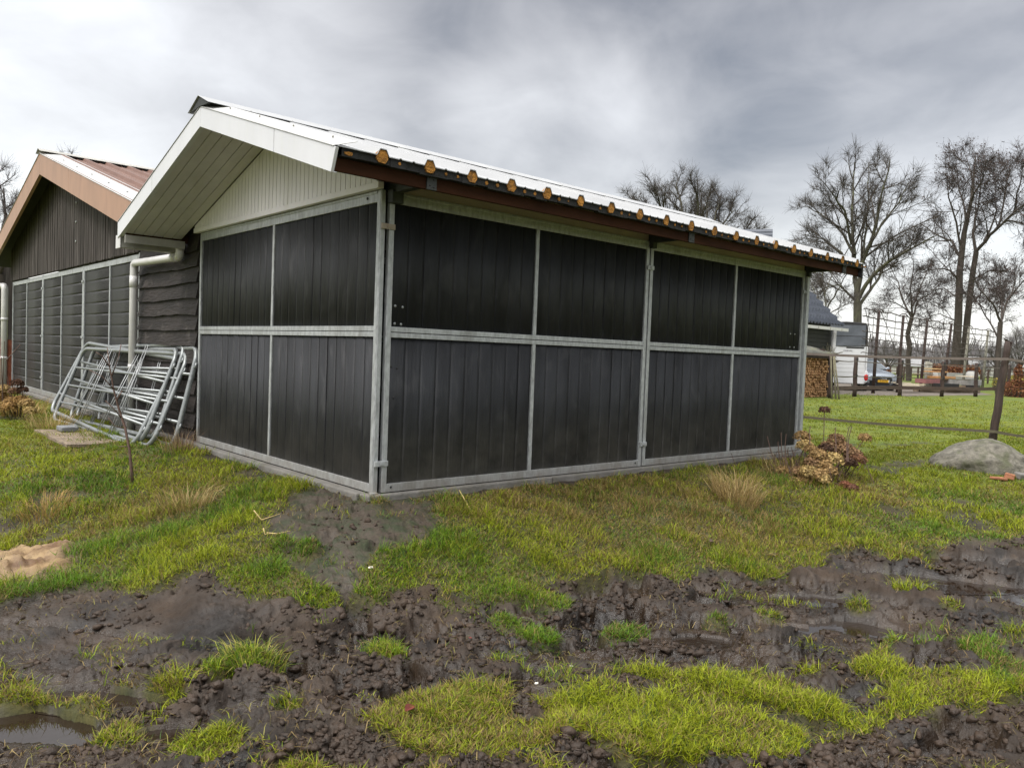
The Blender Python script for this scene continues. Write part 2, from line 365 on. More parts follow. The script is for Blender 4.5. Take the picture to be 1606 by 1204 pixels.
def ground(x, y):
    x = np.atleast_1d(np.asarray(x, float)); y = np.atleast_1d(np.asarray(y, float))
    cover, sand, moss, mud, db, far = fields(x, y)
    z = base_z(x, y, db, far)
    near = ss(16, 7, far)
    z = z + near * (fbm(x * 1.3, y * 1.3, 3, 3) - .5) * .10 * ss(.1, .8, db)
    # clods: churned mud, smoother on the slope at the left and on the path
    smooth = ss(-.9, -1.9, x) * ss(-1.25, -.95, y)
    calm = np.clip(1 - .8 * smooth - .6 * moss, .08, 1)
    a = mud * near * calm
    wx = x + .15 * (fbm(x * 5, y * 5, 71, 3) - .5); wy = y + .15 * (fbm(x * 5 + 9, y * 5, 72, 3) - .5)
    w1 = worley(wx * 3.6, wy * 3.6, 1); w2 = worley(wx * 9, wy * 9, 2); w3 = worley(wx * 22, wy * 22, 3)
    rid = np.abs(fbm(wx * 7, wy * 7, 19, 4) - .5) * 2; pit = ss(.42, .30, fbm(wx * 4.2 + 5, wy * 4.2, 27, 3))
    clod = (.30 - w1 * w1) * .055 + (.26 - w2 * w2) * .085 * np.clip(2.6 * fbm(x * 2, y * 2, 14, 3) - .75, .05, 1.3) + (.26 - w3 * w3) * .045 * np.clip(2.6 * fbm(x * 3, y * 3, 16, 3) - .7, .1, 1.3) + (.28 - rid) * .03 - .105 * pit + (fbm(x * 2.2, y * 2.2, 9, 5) - .5) * .13
    z = z + a * (clod + .012)
    z = z + near * (1 - mud) * ((fbm(x * 6, y * 6, 12, 4) - .5) * .045 + .028 * cover)
    z = z + near * mud * ((fbm(x * 13, y * 13, 15, 5, .7) - .5) * .050 + (fbm(x * 42, y * 42, 18, 3, .7) - .5) * .020) * (1 - .35 * smooth) * (1 - .3 * moss)
    # drag marks running down the smooth slope
    z = z - .05 * smooth * mud * ss(.06, 0, np.abs((x + 1.95) * .8 + (y + .75) * .6 + .05 * (fbm(x * 2, y * 2, 8, 2) - .5)))
    # heap of sand, tussocky bank on the left
    z = z + sand * (.02 + .11 * (fbm(x * 4, y * 4, 22, 6, .6) - .35) + .05 * (.5 - worley(x * 8 + fbm(x * 9, y * 9, 2, 2), y * 8, 5)) + .025 * (.5 - worley(x * 21, y * 21, 6)))
    z = z + .16 * ss(.75, .0, np.hypot((x + 1.55), (y - 2.6) * .6)) * (fbm(x * 3, y * 3, 44, 4)) * 1.2
    # puddle hollows
    q = pud_in(x, y) + (fbm(x * 5.5, y * 5.5, 33, 4) - .5) * .8
    k = ss(1.5, .75, q)
    z = z * (1 - k) + k * (-.50)
    rim = (q > 1.02) & (pud_in(x, y) < 2.6)
    z = np.where(rim, np.maximum(z, -.437 + .012 * fbm(x * 9, y * 9, 36, 3)), z)
    return z
def gz(x, y): return float(ground(x, y)[0])

def build_ground():
    yaw = math.atan2(-CB[1], -CB[0])
    th = np.concatenate([np.arange(-41, 41, .095), np.arange(41, 319, 3.)]); th = np.radians(th) + yaw
    inv = np.linspace(1 / 1.9, 1 / 45, 470)
    r = np.concatenate([[.9, 1.3], 1 / inv, np.geomspace(47, 1500, 40)])
    T, Rr = np.meshgrid(th, r)
    X = CAMLOC[0] + Rr * np.cos(T); Y = CAMLOC[1] + Rr * np.sin(T)
    x = X.ravel(); y = Y.ravel()
    z = ground(x, y)
    cover, sand, moss, mud, db, far = fields(x, y)
    nt, nr = len(th), len(r)
    i = np.arange(nr - 1)[:, None]; j = np.arange(nt)[None, :]; j2 = (j + 1) % nt
    F = np.stack([i * nt + j, i * nt + j2, (i + 1) * nt + j2, (i + 1) * nt + j], -1).reshape(-1, 4)
    V = np.stack([x, y, z], 1)
    V = np.vstack([V, [[CAMLOC[0], CAMLOC[1], -.42]]])
    c = np.stack([cover, sand, moss], 1); c = np.vstack([c, c[:1]])
    # close the middle with thin quads
    jc = np.arange(0, nt - 1, 2); Fc = np.stack([jc, np.full_like(jc, len(V) - 1), (jc + 2) % nt, jc + 1], -1)
    F = np.vstack([F, Fc])
    o = bulk('ground', V, F, groundmat(), colors={'Mask': c, 'Lawn': np.repeat(np.append(ss(7.5, 11.5, far), 0)[:, None], 3, 1)}, smooth=True)
    tag(o, 'muddy paddock ground running out into mown grass', 'ground', kind='structure')
def groundmat():
    m = bpy.data.materials.new('paddock_ground'); m.use_nodes = True
    nt = m.node_tree; N = nt.nodes; L = nt.links; b = N['Principled BSDF']
    geo = N.new('ShaderNodeNewGeometry'); a = N.new('ShaderNodeAttribute'); a.attribute_name = 'Mask'
    sp = N.new('ShaderNodeSeparateColor'); L.new(a.outputs['Color'], sp.inputs[0])
    def noise(sc, det=6, rough=.6, dist=0):
        n = N.new('ShaderNodeTexNoise'); n.inputs['Scale'].default_value = sc; n.inputs['Detail'].default_value = det
        n.inputs['Roughness'].default_value = rough; n.inputs['Distortion'].default_value = dist
        L.new(geo.outputs['Position'], n.inputs['Vector']); return n.outputs['Fac']
    def mr(i, a0, a1, b0=0, b1=1):
        n = N.new('ShaderNodeMapRange'); n.inputs[1].default_value = a0; n.inputs[2].default_value = a1
        n.inputs[3].default_value = b0; n.inputs[4].default_value = b1; L.new(i, n.inputs[0]); return n.outputs[0]
    def mix(f, x, y):
        n = N.new('ShaderNodeMix'); n.data_type = 'RGBA'
        L.new(f, n.inputs[0])
        for s, v in ((6, x), (7, y)):
            if isinstance(v, tuple): n.inputs[s].default_value = (*v, 1)
            else: L.new(v, n.inputs[s])
        return n.outputs[2]
    mudc = mix(mr(noise(2.2, 8), .35, .68), (.008, .005, .0030), (.042, .0265, .0155))
    mudc = mix(mr(noise(30, 5), .56, .74, 0, .5), mudc, (.012, .009, .007))
    mudc = mix(mr(noise(9, 6), .60, .72, 0, .55), mudc, (.070, .049, .033))
    mossc = mix(mr(noise(6, 8, .7), .44, .6), (.050, .037, .025), (.022, .028, .009))
    mossc = mix(mr(noise(34, 6, .7), .52, .68, 0, .7), mossc, (.014, .010, .007))
    mudc = mix(sp.outputs[2], mudc, mossc)
    sandc = mix(mr(noise(7, 8), .35, .65), (.105, .055, .024), (.29, .20, .10))
    sandc = mix(mr(noise(26, 5), .55, .7, 0, .6), sandc, (.10, .06, .035))
    thatch = mix(mr(noise(5, 7, .7), .38, .62), (.030, .034, .010), (.085, .075, .022))      # soil and dead stalks between the blades
    thatch = mix(mr(noise(24, 5, .7), .48, .66, 0, .7), thatch, (.022, .020, .010))
    lawn = mix(mr(noise(.5, 6), .38, .62), (.072, .108, .008), (.128, .146, .010))            # short mown sward further out
    lawn = mix(mr(noise(5, 7, .75), .45, .68), lawn, (.060, .080, .010))
    lawn = mix(mr(noise(16, 6, .75), .54, .68, 0, .75), lawn, (.035, .045, .010))
    lawn = mix(mr(noise(11, 6, .75), .57, .70, 0, .6), lawn, (.24, .22, .05))
    ln = N.new('ShaderNodeAttribute'); ln.attribute_name = 'Lawn'
    g1 = mix(ln.outputs['Fac'], thatch, lawn)
    c = mix(sp.outputs[1], mudc, sandc)
    c = mix(sp.outputs[0], c, g1)
    L.new(c, b.inputs['Base Color'])
    sz = N.new('ShaderNodeSeparateXYZ'); L.new(geo.outputs['Position'], sz.inputs[0])
    low = mr(sz.outputs['Z'], -.375, -.43, 0, .75)                    # the hollows hold water
    ad = N.new('ShaderNodeMath'); ad.operation = 'SUBTRACT'; L.new(mr(noise(2.6, 6), .40, .62, .42, .95), ad.inputs[0]); L.new(low, ad.inputs[1]); ad.use_clamp = True
    wet = mr(ad.outputs[0], 0, 1, .14, 1)
    rmix = N.new('ShaderNodeMix'); L.new(sp.outputs[0], rmix.inputs[0]); L.new(wet, rmix.inputs[2]); rmix.inputs[3].default_value = .95
    L.new(rmix.outputs[0], b.inputs['Roughness']); b.inputs['Specular IOR Level'].default_value = .45
    bp = N.new('ShaderNodeBump'); bp.inputs['Strength'].default_value = .75; bp.inputs['Distance'].default_value = .014
    L.new(noise(46, 9, .7), bp.inputs['Height'])
    bp2 = N.new('ShaderNodeBump'); bp2.inputs['Strength'].default_value = .4; bp2.inputs['Distance'].default_value = .03
    L.new(noise(13, 8, .6), bp2.inputs['Height']); L.new(bp.outputs[0], bp2.inputs['Normal']); L.new(bp2.outputs[0], b.inputs['Normal'])
    return m
build_ground()

for i, (a, b, rx, ry) in enumerate(PUD):
    mb = MB(); n = 20; P = []
    for k in range(n):
        t = 2 * math.pi * k / n; u = 1.7 * rx * math.cos(t); v = 1.7 * ry * math.sin(t)
        P.append((a + u * PDIR[0] - v * PDIR[1], b + u * PDIR[1] + v * PDIR[0], -.462 + .0022 * i))
    n0 = len(mb.v); mb.v += P; mb.f.append(tuple(range(n))); mb.sm.append(False)
    tag(mb.build('puddle_water', 'water'), None, None, kind='structure')

# ------------------------------------------------------------------ grass blades
def blades(x, y, hgt, wid, lean, col, stuffname, zoff=0, mat_='grass', parent=None, zs=None, azi=None):
    n = len(x); z = (ground(x, y) if zs is None else zs) - .004
    az = rng.uniform(0, 2 * np.pi, n) if azi is None else azi
    dx, dy = np.cos(az), np.sin(az)                                   # lean direction
    fa = az + np.pi / 2 + rng.normal(0, .7, n); px, py = np.cos(fa) * wid / 2, np.sin(fa) * wid / 2
    V = np.zeros((n, 5, 3), np.float32); t1 = .55
    for i, (t, w) in enumerate(((0, 1), (t1, .8), (1, 0))):
        b = np.minimum(lean, 1.25) * t * t * hgt; cx, cy = x + dx * b, y + dy * b; cz = z + hgt * t * np.sqrt(np.clip(1 - (lean * t * .75) ** 2, .12, 1))
        if i < 2:
            V[:, 2 * i] = np.stack([cx - px * w, cy - py * w, cz], 1); V[:, 2 * i + 1] = np.stack([cx + px * w, cy + py * w, cz], 1)
        else: V[:, 4] = np.stack([cx, cy, cz], 1)
    b0 = np.arange(n)[:, None] * 5
    F = np.concatenate([b0 + np.array([[0, 1, 3]]), b0 + np.array([[0, 3, 2]]), b0 + np.array([[2, 3, 4]])], 0)
    C = np.repeat(col[:, None, :], 5, 1).reshape(-1, 3)
    return bulk(stuffname, V.reshape(-1, 3), F, mat_, parent, {'Col': C})
GREEN = np.array([.105, .200, .008]); YEL = np.array([.265, .305, .010]); DEEP = np.array([.035, .070, .010])
STRAW = np.array([.30, .215, .07]); OLIVE = np.array([.15, .15, .03])
def grasscol(x, y, far):
    n = len(x); a = fbm(x * 1.4, y * 1.4, 61, 4)[:, None]; b = fbm(x * .8 + 31, y * .8, 62, 4)[:, None]; q = rng.uniform(0, 1, n)[:, None]
    c = GREEN + (YEL - GREEN) * ss(.36, .60, a + (q - .5) * .3)
    c = np.where(q < .16, DEEP, c)
    dry = ss(.47, .60, b)                                             # straw patches; strongest on the strip in front of the wall
    strip = (ss(-2.3, -1.2, y) * ss(0, -.5, y) * ss(.3, 1.2, x) * ss(6.5, 4.5, x))[:, None]
    bank = (ss(-2.6, -1.2, x) * ss(.2, 1.2, y) * ss(4.2, 3, y))[:, None]
    p = np.clip(0.08 + .32 * dry + .32 * strip + .08 * bank, 0, .7)
    c = np.where(rng.uniform(0, 1, n)[:, None] < p, STRAW * rng.uniform(.55, 1.1, n)[:, None], c)
    moss_y = ss(8.5, 12, far)[:, None]                                # the open field is moss-yellow
    c = c * (1 - .6 * moss_y) + np.array([.175, .200, .008]) * .6 * moss_y
    return c * rng.uniform(.55, 1.3, n)[:, None]
def scatter(n, r0, r1, p, spread=39):
    yaw = math.atan2(-CB[1], -CB[0])
    u = rng.uniform(0, 1, n); r = (r0 ** (1 - p) + u * (r1 ** (1 - p) - r0 ** (1 - p))) ** (1 / (1 - p))
    t = yaw + np.radians(rng.uniform(-spread, spread, n))
    return CAMLOC[0] + r * np.cos(t), CAMLOC[1] + r * np.sin(t)
def make_grass():
    x, y = scatter(620000, 2.5, 34, 1.2)
    xs_, ys_ = scatter(260000, 2.5, 26, 1.2, 75); x = np.append(x, xs_); y = np.append(y, ys_)      # thinner cover to both sides
    cover, sand, moss, mud, db, far = fields(x, y)
    clump = fbm(x * 4.5, y * 4.5, 77, 3)
    keep = rng.uniform(0, 1, len(x)) < cover ** 1.5 * np.clip(.15 + 2.6 * (clump - .33), .08, 1)
    sprig = (mud > .6) & (vn(x * 5.2, y * 5.2, 88) > .80) & (rng.uniform(0, 1, len(x)) < .22)
    keep |= sprig
    keep &= ~((x > -.02) & (x < 6.1) & (y > -.05) & (y < 14)) & ~((x > -.02) & (x < 12) & (y > 3.4) & (y < 14.4))
    keep &= pud_in(x, y) > 1.0
    x, y, far, clump, cover = x[keep], y[keep], far[keep], clump[keep], cover[keep]
    n = len(x); k = np.maximum(1, far / 5.5)
    tall = (.042 + .070 * np.clip((clump - .38) * 3, 0, 1)) * (1 - .32 * ss(5.4, 4.6, far))
    front = ss(5.4, 4.6, far); field = ss(8.5, 13, far)
    hgt = tall * rng.uniform(.5, 1.25, n) * (1 + .05 * front) * (1 - .45 * field)
    wid = (.0027 + .0015 * rng.uniform(0, 1, n)) * k
    lean = rng.uniform(.35, 1.7, n)
    o = blades(x, y, hgt, wid, lean, grasscol(x, y, far), 'grass')
    tag(o, 'wet green and straw coloured grass around the stable and over the field', 'grass', kind='stuff')
make_grass()
def make_thatch():
    """short under-layer: cropped leaves, moss tips and dead stalks"""
    x, y = scatter(900000, 2.5, 19, 1.1); xs_, ys_ = scatter(260000, 2.5, 16, 1.1, 75); x = np.append(x, xs_); y = np.append(y, ys_)
    cover, sand, moss, mud, db, far = fields(x, y)
    keep = (rng.uniform(0, 1, len(x)) < cover ** 1.2 * (.45 + .55 * vn(x * 7, y * 7, 91))) & (pud_in(x, y) > 1.1)
    keep &= ~((x > -.02) & (x < 12) & (y > -.05) & (y < 14.4))
    x, y, far = x[keep], y[keep], far[keep]; n = len(x); z = ground(x, y) - .003
    h = rng.uniform(.012, .045, n); w = .0035 * np.maximum(1, far / 5) * rng.uniform(.6, 1.3, n); az = rng.uniform(0, 6.283, n); ln = h * rng.uniform(.2, 1.6, n)
    fa = az + 1.57 + rng.normal(0, .6, n); px, py = np.cos(fa) * w, np.sin(fa) * w
    V = np.stack([np.stack([x - px, y - py, z], 1), np.stack([x + px, y + py, z], 1), np.stack([x + np.cos(az) * ln, y + np.sin(az) * ln, z + h * .8], 1)], 1).reshape(-1, 3)
    c = grasscol(x, y, far); dead = rng.uniform(0, 1, n)[:, None] < .30 * (1 - ss(8, 12, far))[:, None]
    c = np.where(dead, np.array([.20, .145, .055]) * rng.uniform(.4, 1.2, n)[:, None], c * .9)
    o = bulk('short_grass', V, np.arange(3 * n).reshape(-1, 3), 'grass', None, {'Col': np.repeat(c, 3, 0)})
    tag(o, 'short cropped grass, moss and dead stalks between the taller blades', 'grass', kind='stuff')
    # crumbs and small clods lying on the churned mud
    x, y = scatter(78000, 2.4, 9.5, 1.15); cover, sand, moss, mud, db, far = fields(x, y); q = pud_in(x, y)
    k = (mud > .45) & (q > 1.25) & (rng.uniform(0, 1, len(x)) < np.clip(3.2 * (fbm(x * 3.1, y * 3.1, 97, 4) - .36), .04, 1) * (1 - .75 * ss(-.9, -1.9, x) * ss(-1.25, -.95, y)) * (1 - .8 * moss)); x, y, far = x[k], y[k], far[k]; n = len(x)
    bm = bmesh.new(); bmesh.ops.create_icosphere(bm, subdivisions=1, radius=1); bm.verts.ensure_lookup_table()
    P = np.array([v.co[:] for v in bm.verts]); T = np.array([[v.index for v in f.verts] for f in bm.faces]); bm.free()
    r = np.exp(rng.normal(math.log(.0085), .6, n)).clip(.003, .030) * np.maximum(1, far / 5.5) ** .6
    a = rng.uniform(0, 6.283, n); sq = rng.uniform(.55, 1.3, (n, 3)) * np.array([1.1, .9, .72])
    Q = (P[None] * (1 + rng.normal(0, .28, (n, len(P), 1))).clip(.4, 1.6) + rng.normal(0, .12, (n, len(P), 3))) * sq[:, None, :] * r[:, None, None]
    X = Q[..., 0] * np.cos(a)[:, None] - Q[..., 1] * np.sin(a)[:, None] + x[:, None]; Y = Q[..., 0] * np.sin(a)[:, None] + Q[..., 1] * np.cos(a)[:, None] + y[:, None]
    Z = Q[..., 2] + (ground(x, y) + r * .02)[:, None]
    M['crumb'] = mat('mud_crumbs', (.034, .0215, .0135), .62, var=.6, scale=9, bump=.5, bscale=70, spec=.35)
    o = bulk('mud_clods', np.stack([X, Y, Z], -1).reshape(-1, 3), (np.arange(n)[:, None, None] * len(P) + T[None]).reshape(-1, 3), 'crumb', smooth=False)
    tag(o, 'crumbs and small dark clods lying on the churned mud', 'mud clods', kind='stuff')
    # straw and stalks trodden into the mud
    x, y = scatter(16000, 2.5, 9, 1.05); cover, sand, moss, mud, db, far = fields(x, y)
    k = (mud > .5) & (vn(x * 3, y * 3, 95) > .45) & (pud_in(x, y) > 1.2); x, y = x[k], y[k]; n = len(x)
    c = np.array([(.30, .22, .09), (.14, .09, .045), (.22, .2, .05), (.07, .045, .03)])[rng.integers(0, 4, n)] * rng.uniform(.5, 1.2, n)[:, None]
    o = blades(x, y, rng.uniform(.015, .07, n), rng.uniform(.002, .0045, n), np.full(n, 1.25), c, 'trodden_straw', zs=ground(x, y) + .006)
    tag(o, 'bits of straw and dead stalk trodden into the dark mud', 'straw litter', kind='stuff')
make_thatch()

def tussock(x, y, rad, n, hmin, hmax, cols, name, label, cat, group=None, out=1.0, wid=.004):
    """a single dry grass tussock as one plant"""
    a = rng.uniform(0, 2 * np.pi, n); q = np.sqrt(rng.uniform(0, 1, n)) * rad
    X = x + q * np.cos(a); Y = y + q * np.sin(a)
    hg = rng.uniform(hmin, hmax, n); c = np.array(cols)[rng.integers(0, len(cols), n)] * rng.uniform(.6, 1.2, n)[:, None]
    az = a + rng.normal(0, .5, n)
    zs = ground(X, Y)
    o = blades(X - x, Y - y, hg, np.full(n, wid), rng.uniform(.4, 1.3, n) * out, c, name, zs=zs - gz(x, y), azi=az)
    o.location = (x, y, gz(x, y))
    return tag(o, label, cat, group)
DRY = [(.45, .33, .13), (.36, .25, .10), (.52, .40, .19), (.25, .17, .07), (.2, .22, .05)]
tussock(3.11, -1.0, .2, 520, .14, .34, DRY[:4], 'dry_grass_tuft', 'tall straw-coloured grass tuft beside the dried hydrangea bush', 'grass tuft', 'dry grass tufts')
tussock(-1.0, 1.1, .2, 300, .1, .27, DRY, 'dry_grass_tuft', 'straw and green grass tuft left of the bare sloping path', 'grass tuft', 'dry grass tufts')
tussock(-.33, 3.2, .16, 150, .12, .30, [(.28, .17, .1), (.4, .3, .17), (.2, .12, .08)], 'dry_grass_tuft', 'sparse brown upright stems in front of the lower right end of the gates', 'grass tuft', 'dry grass tufts', out=.5)
tussock(-1.75, 1.95, .17, 380, .07, .17, [(.42, .28, .09), (.36, .22, .08), (.25, .25, .04)], 'dry_grass_tuft', 'low golden tussock on the bank left of the bare sapling', 'grass tuft', 'dry grass tufts')
tussock(-1.58, -1.46, .15, 260, .05, .12, [(.3, .3, .04), (.42, .36, .1), (.15, .24, .02)], 'dry_grass_tuft', 'yellow-green grass tussock alone in the churned mud at left', 'grass tuft', 'dry grass tufts')
tussock(-.85, 6.4, .25, 260, .12, .4, DRY[:4], 'dry_grass_tuft', 'pale dead grass tuft left of the stacked gates', 'grass tuft', 'dry grass tufts')

# ------------------------------------------------------------------ stable
ZT = 2.196; ZL = 1.143; ZU = 1.222
stable = thing('stable_block', 'white-roofed stable of black planks in galvanised frames, nearest the camera', 'stable')
def plankstrip(mb, o, U, Nn, u0, u1, z0, z1, d, cup, tilt, vertical=True, thick=.028):
    """one board with a slightly cupped face, running up (or along)"""
    k = 6; n = len(mb.v); prof = []
    for i in range(k + 1):
        t = i / k; prof.append((t, d + cup * (1 - (2 * t - 1) ** 2) + tilt * (t - .5) - (.002 if i in (0, k) else 0)))
    prof = [(0, d - thick)] + prof + [(1, d - thick)]
    for zz in (0, 1):
        for t, dd in prof:
            u = u0 + (u1 - u0) * (t if vertical else zz); z = z0 + (z1 - z0) * (zz if vertical else t)
            mb.v.append((o[0] + U[0] * u + Nn[0] * dd, o[1] + U[1] * u + Nn[1] * dd, o[2] + z))
    q = len(prof)
    for i in range(q):
        j = (i + 1) % q; mb.f.append((n + i, n + j, n + q + j, n + q + i)); mb.sm.append(0 < i < q - 2)
    mb.f.append(tuple(range(n, n + q))); mb.f.append(tuple(range(n + 2 * q - 1, n + q - 1, -1))); mb.sm += [False] * 2
def infill(o, U, Nn, u0, u1, z0, z1, d, w, m, parent, vertical=True, cup=.0024):
    mb = MB(); L_ = (u1 - u0) if vertical else (z1 - z0); n = max(1, round(L_ / w)); s = L_ / n
    for i in range(n):
        c = cup * random.uniform(-.6, 1.2); t = random.uniform(-.0045, .0045); dd = d + random.uniform(-.0012, .0012)
        if vertical: plankstrip(mb, o, U, Nn, u0 + i * s + .001, u0 + (i + 1) * s - .001, z0, z1, dd, c, t)
        else: plankstrip(mb, o, U, Nn, u0, u1, z0 + i * s + .0006, z0 + (i + 1) * s - .0006, dd * .3 + d * .7, c * .05, t * .08, False)
    return mb.build('plank_infill', m, parent)
def stable_panel(name, o, U, Nn, W, mull, m, parent, sw=.042):
    """welded frame with two door-height halves, plank infill behind"""
    fr = MB()
    fr.obox(o, U, Nn, 0, sw, .003, ZT, -.04, 0).obox(o, U, Nn, W - sw, W, .003, ZT, -.04, 0)
    a, b = sw, W - sw
    fr.obox(o, U, Nn, a, b, ZT - .081, ZT - .003, -.038, -.002).obox(o, U, Nn, a, b, ZT - .02, ZT, -.03, .004)
    fr.obox(o, U, Nn, a, b, ZL, ZL + .036, -.038, -.001).obox(o, U, Nn, a, b, ZL + .041, ZU, -.038, -.001)
    fr.obox(o, U, Nn, a, b, .004, .066, -.038, -.002)
    for u in mull:
        fr.obox(o, U, Nn, u - .018, u + .018, .066, ZL, -.036, -.004).obox(o, U, Nn, u - .018, u + .018, ZU, ZT - .081, -.036, -.004)
    f = fr.build(name, 'galv', parent, .0025)
    us = [a] + [q for u in mull for q in (u - .018, u + .018)] + [b]
    for k in range(0, len(us), 2):
        infill(o, U, Nn, us[k] + .001, us[k + 1] - .001, .066, ZL, -.017, .137, m, f)
        infill(o, U, Nn, us[k] + .001, us[k + 1] - .001, ZU, ZT - .081, -.017, .137, m, f)
    return f
XU, YU, NF, NL = (1, 0, 0), (0, 1, 0), (0, -1, 0), (-1, 0, 0)
p1 = stable_panel('front_panel', (.02, 0, 0), XU, NF, 2.965, [1.48], 'plank_b', stable)
p2 = stable_panel('front_panel', (3.005, 0, 0), XU, NF, 2.975, [1.495], 'plank_b', stable)
p3 = stable_panel('gable_panel', (-.05, .02, 0), YU, NL, 3.525, [1.765], 'plank', stable)
p4 = stable_panel('side_panel', (6.03, .02, 0), YU, (1, 0, 0), 3.5, [1.75], 'plank', stable)
p5 = stable_panel('rear_panel', (0, 3.62, 0), XU, (0, 1, 0), 5.98, [1.5, 3, 4.5], 'plank', stable)
cp = MB().box(-.046, -.008, .012, .058, -.06, ZT + .006).build('corner_post', 'galv', stable, .004)
MB().box(5.985, 6.045, -.03, .015, -.06, ZT).build('corner_post', 'galv', stable, .004)
ft = MB().box(-.12, .02, -.03, .07, -.075, -.055); ft.box(-.07, -.02, -.02, .03, -.055, .01); ft.build('post_foot', 'galv', stable, .003)
# latches joining frames, and the cream clip at the corner
def latch(x0, x1, z, m, y=0):
    mb = MB().box(x0, x1, y - .016, y - .0005, z - .02, z + .02); mb.box((x0 + x1) / 2 - .012, (x0 + x1) / 2 + .012, y - .024, y - .016, z - .012, z + .012)
    return mb.build('latch', m, stable, .002)
latch(-.05, .062, 1.94, 'cream'); latch(-.05, .062, .22, 'galv')
latch(2.95, 3.045, 1.94, 'galv'); latch(2.95, 3.045, .22, 'galv'); latch(5.94, 6.03, 1.94, 'galv')
# round head bolts on the first front panel and the last
def bolt(x, z, p, r=.011, y=-.0):
    return MB().ball((x, y, z), r, 8, 4, (1, .7, 1)).build('bolt', 'galv_tube', p)
for x, z in ((.10, 1.245), (.155, 1.243), (.10, 1.375), (.165, 1.37)): bolt(x, z, p1, .012, .017)
for x, z in ((5.72, 1.26), (5.82, 1.26), (5.72, 1.42), (5.82, 1.42)): bolt(x, z, p2, .012, .017)
for x, z in ((.08, .93), (.13, .92), (.11, .70)): MB().ball((x, .018, z), .009, 8, 4).build('bolt_hole', 'black', p1)
for o_, z in (((.09), 2.155), ((.1), .04), ((2.9), .04)): MB().ball((o_, -.001, z), .010, 8, 4, (1, .5, 1)).build('bolt', 'darksteel', p1)
MB().ball((-.051, .2, 2.155), .011, 8, 4, (.5, 1, 1)).build('bolt', 'darksteel', p3)
# plinth
pl = MB(); xs = [-.11, 1.75, 3.3, 4.9, 6.07]
for a, b in zip(xs[:-1], xs[1:]): pl.box(a + .003, b - .003, -.035 + random.uniform(-.004, .004), .10, -.35, -.003)
pl.box(-.125, -.03, .11, 3.62, -.35, -.004); pl.box(-.02, 6.07, 3.5, 3.65, -.35, -.004); pl.box(5.95, 6.07, .12, 3.48, -.35, -.005)
pl.build('plinth', 'concrete', stable, .012)
MB().box(.05, 5.95, .06, 3.55, -.08, -.02).build('floor', 'dark', stable)
# gable cladding: narrow tongued boards, bottom trim
RY, RZ, SL = 1.775, 2.995, .311                  # ridge line and roof slope
def roofz(y): return RZ - SL * abs(y - RY)       # top of the barge boards
def soffz(y): return roofz(y) - .150
gc = MB(); s = .0745; y = .012
while y < 3.60:
    y1 = min(y + s - .006, 3.60)
    q = [(y, 2.245), (y1, 2.245), (y1, soffz(y1) - .002), (y, soffz(y) - .002)]
    if y < RY < y1: q = [(y, 2.245), (y1, 2.245), (y1, soffz(y1) - .002), (RY, soffz(RY) - .002), (y, soffz(y) - .002)]
    if min(soffz(y), soffz(y1)) > 2.25: gc.prism([(-.092, a, b) for a, b in q], (.02, 0, 0))
    y += s
gc.build('gable_cladding', 'white', stable, .002)
MB().prism([(-.070, a, b) for a, b in ((.0, 2.21), (3.6, 2.21), (3.6, soffz(3.6) - .004), (RY, soffz(RY) - .004), (.0, soffz(0) - .004))], (.02, 0, 0)).build('gable_backing', 'gutter', stable)
MB().box(-.098, -.05, -.022, 3.615, 2.200, 2.247).build('gable_trim', 'white', stable, .003)
# soffit boards under the gable overhang, parallel to the slope
EF, ER = -.50, 4.05                              # eave lines, front and rear
so = MB(); k = 6; xw = (.69 - .094) / k
for (ya, yb) in ((EF + .078, RY), (RY, ER - .078)):
    for i in range(k):
        x0 = -.69 + i * xw; x1 = x0 + xw - .006
        so.quadbox([(x0, ya, soffz(ya)), (x1, ya, soffz(ya)), (x1, yb, soffz(yb)), (x0, yb, soffz(yb)),
                    (x0, ya, soffz(ya) + .02), (x1, ya, soffz(ya) + .02), (x1, yb, soffz(yb) + .02), (x0, yb, soffz(yb) + .02)])
so.build('soffit', 'soffit', stable, .0015)
so2 = MB()
for (ya, yb) in ((EF + .08, RY), (RY, ER - .08)):
    so2.quadbox([(-.69, ya, soffz(ya) + .024), (-.1, ya, soffz(ya) + .024), (-.1, yb, soffz(yb) + .024), (-.69, yb, soffz(yb) + .024),
                 (-.69, ya, soffz(ya) + .03), (-.1, ya, soffz(ya) + .03), (-.1, yb, soffz(yb) + .03), (-.69, yb, soffz(yb) + .03)])
so2.build('soffit_backing', 'gutter', stable)
# barge boards, in four lengths with a seam, folded lip on the lower edge
def barge(y0, y1, x, parent, m, zf, hh, plumb0=0, th=.022, name='barge_board'):
    """y0..y1 along the slope; plumb0: slant of the free end"""
    P = [(x, y0, zf(y0)), (x, y1, zf(y1)), (x, y1, zf(y1) - hh), (x, y0 + plumb0, zf(y0 + plumb0) - hh)]
    mb = MB().prism(P, (th, 0, 0))
    sgn = 1
    mb.quadbox([(x + th, y0 + plumb0, zf(y0 + plumb0) - hh), (x + th + .02, y0 + plumb0, zf(y0 + plumb0) - hh), (x + th + .02, y1, zf(y1) - hh), (x + th, y1, zf(y1) - hh),
                (x + th, y0 + plumb0, zf(y0 + plumb0) - hh + .006), (x + th + .02, y0 + plumb0, zf(y0 + plumb0) - hh + .006), (x + th + .02, y1, zf(y1) - hh + .006), (x + th, y1, zf(y1) - hh + .006)])
    return mb.build(name, m, parent, .0015)
barge(-.52, .355, -.712, stable, 'barge', roofz, .162, .055); barge(.362, RY - .0015, -.712, stable, 'barge', roofz, .162)
barge(ER + .04, 3.0, -.712, stable, 'barge', roofz, .162, -.0); barge(2.993, RY + .0015, -.712, stable, 'barge', roofz, .162)
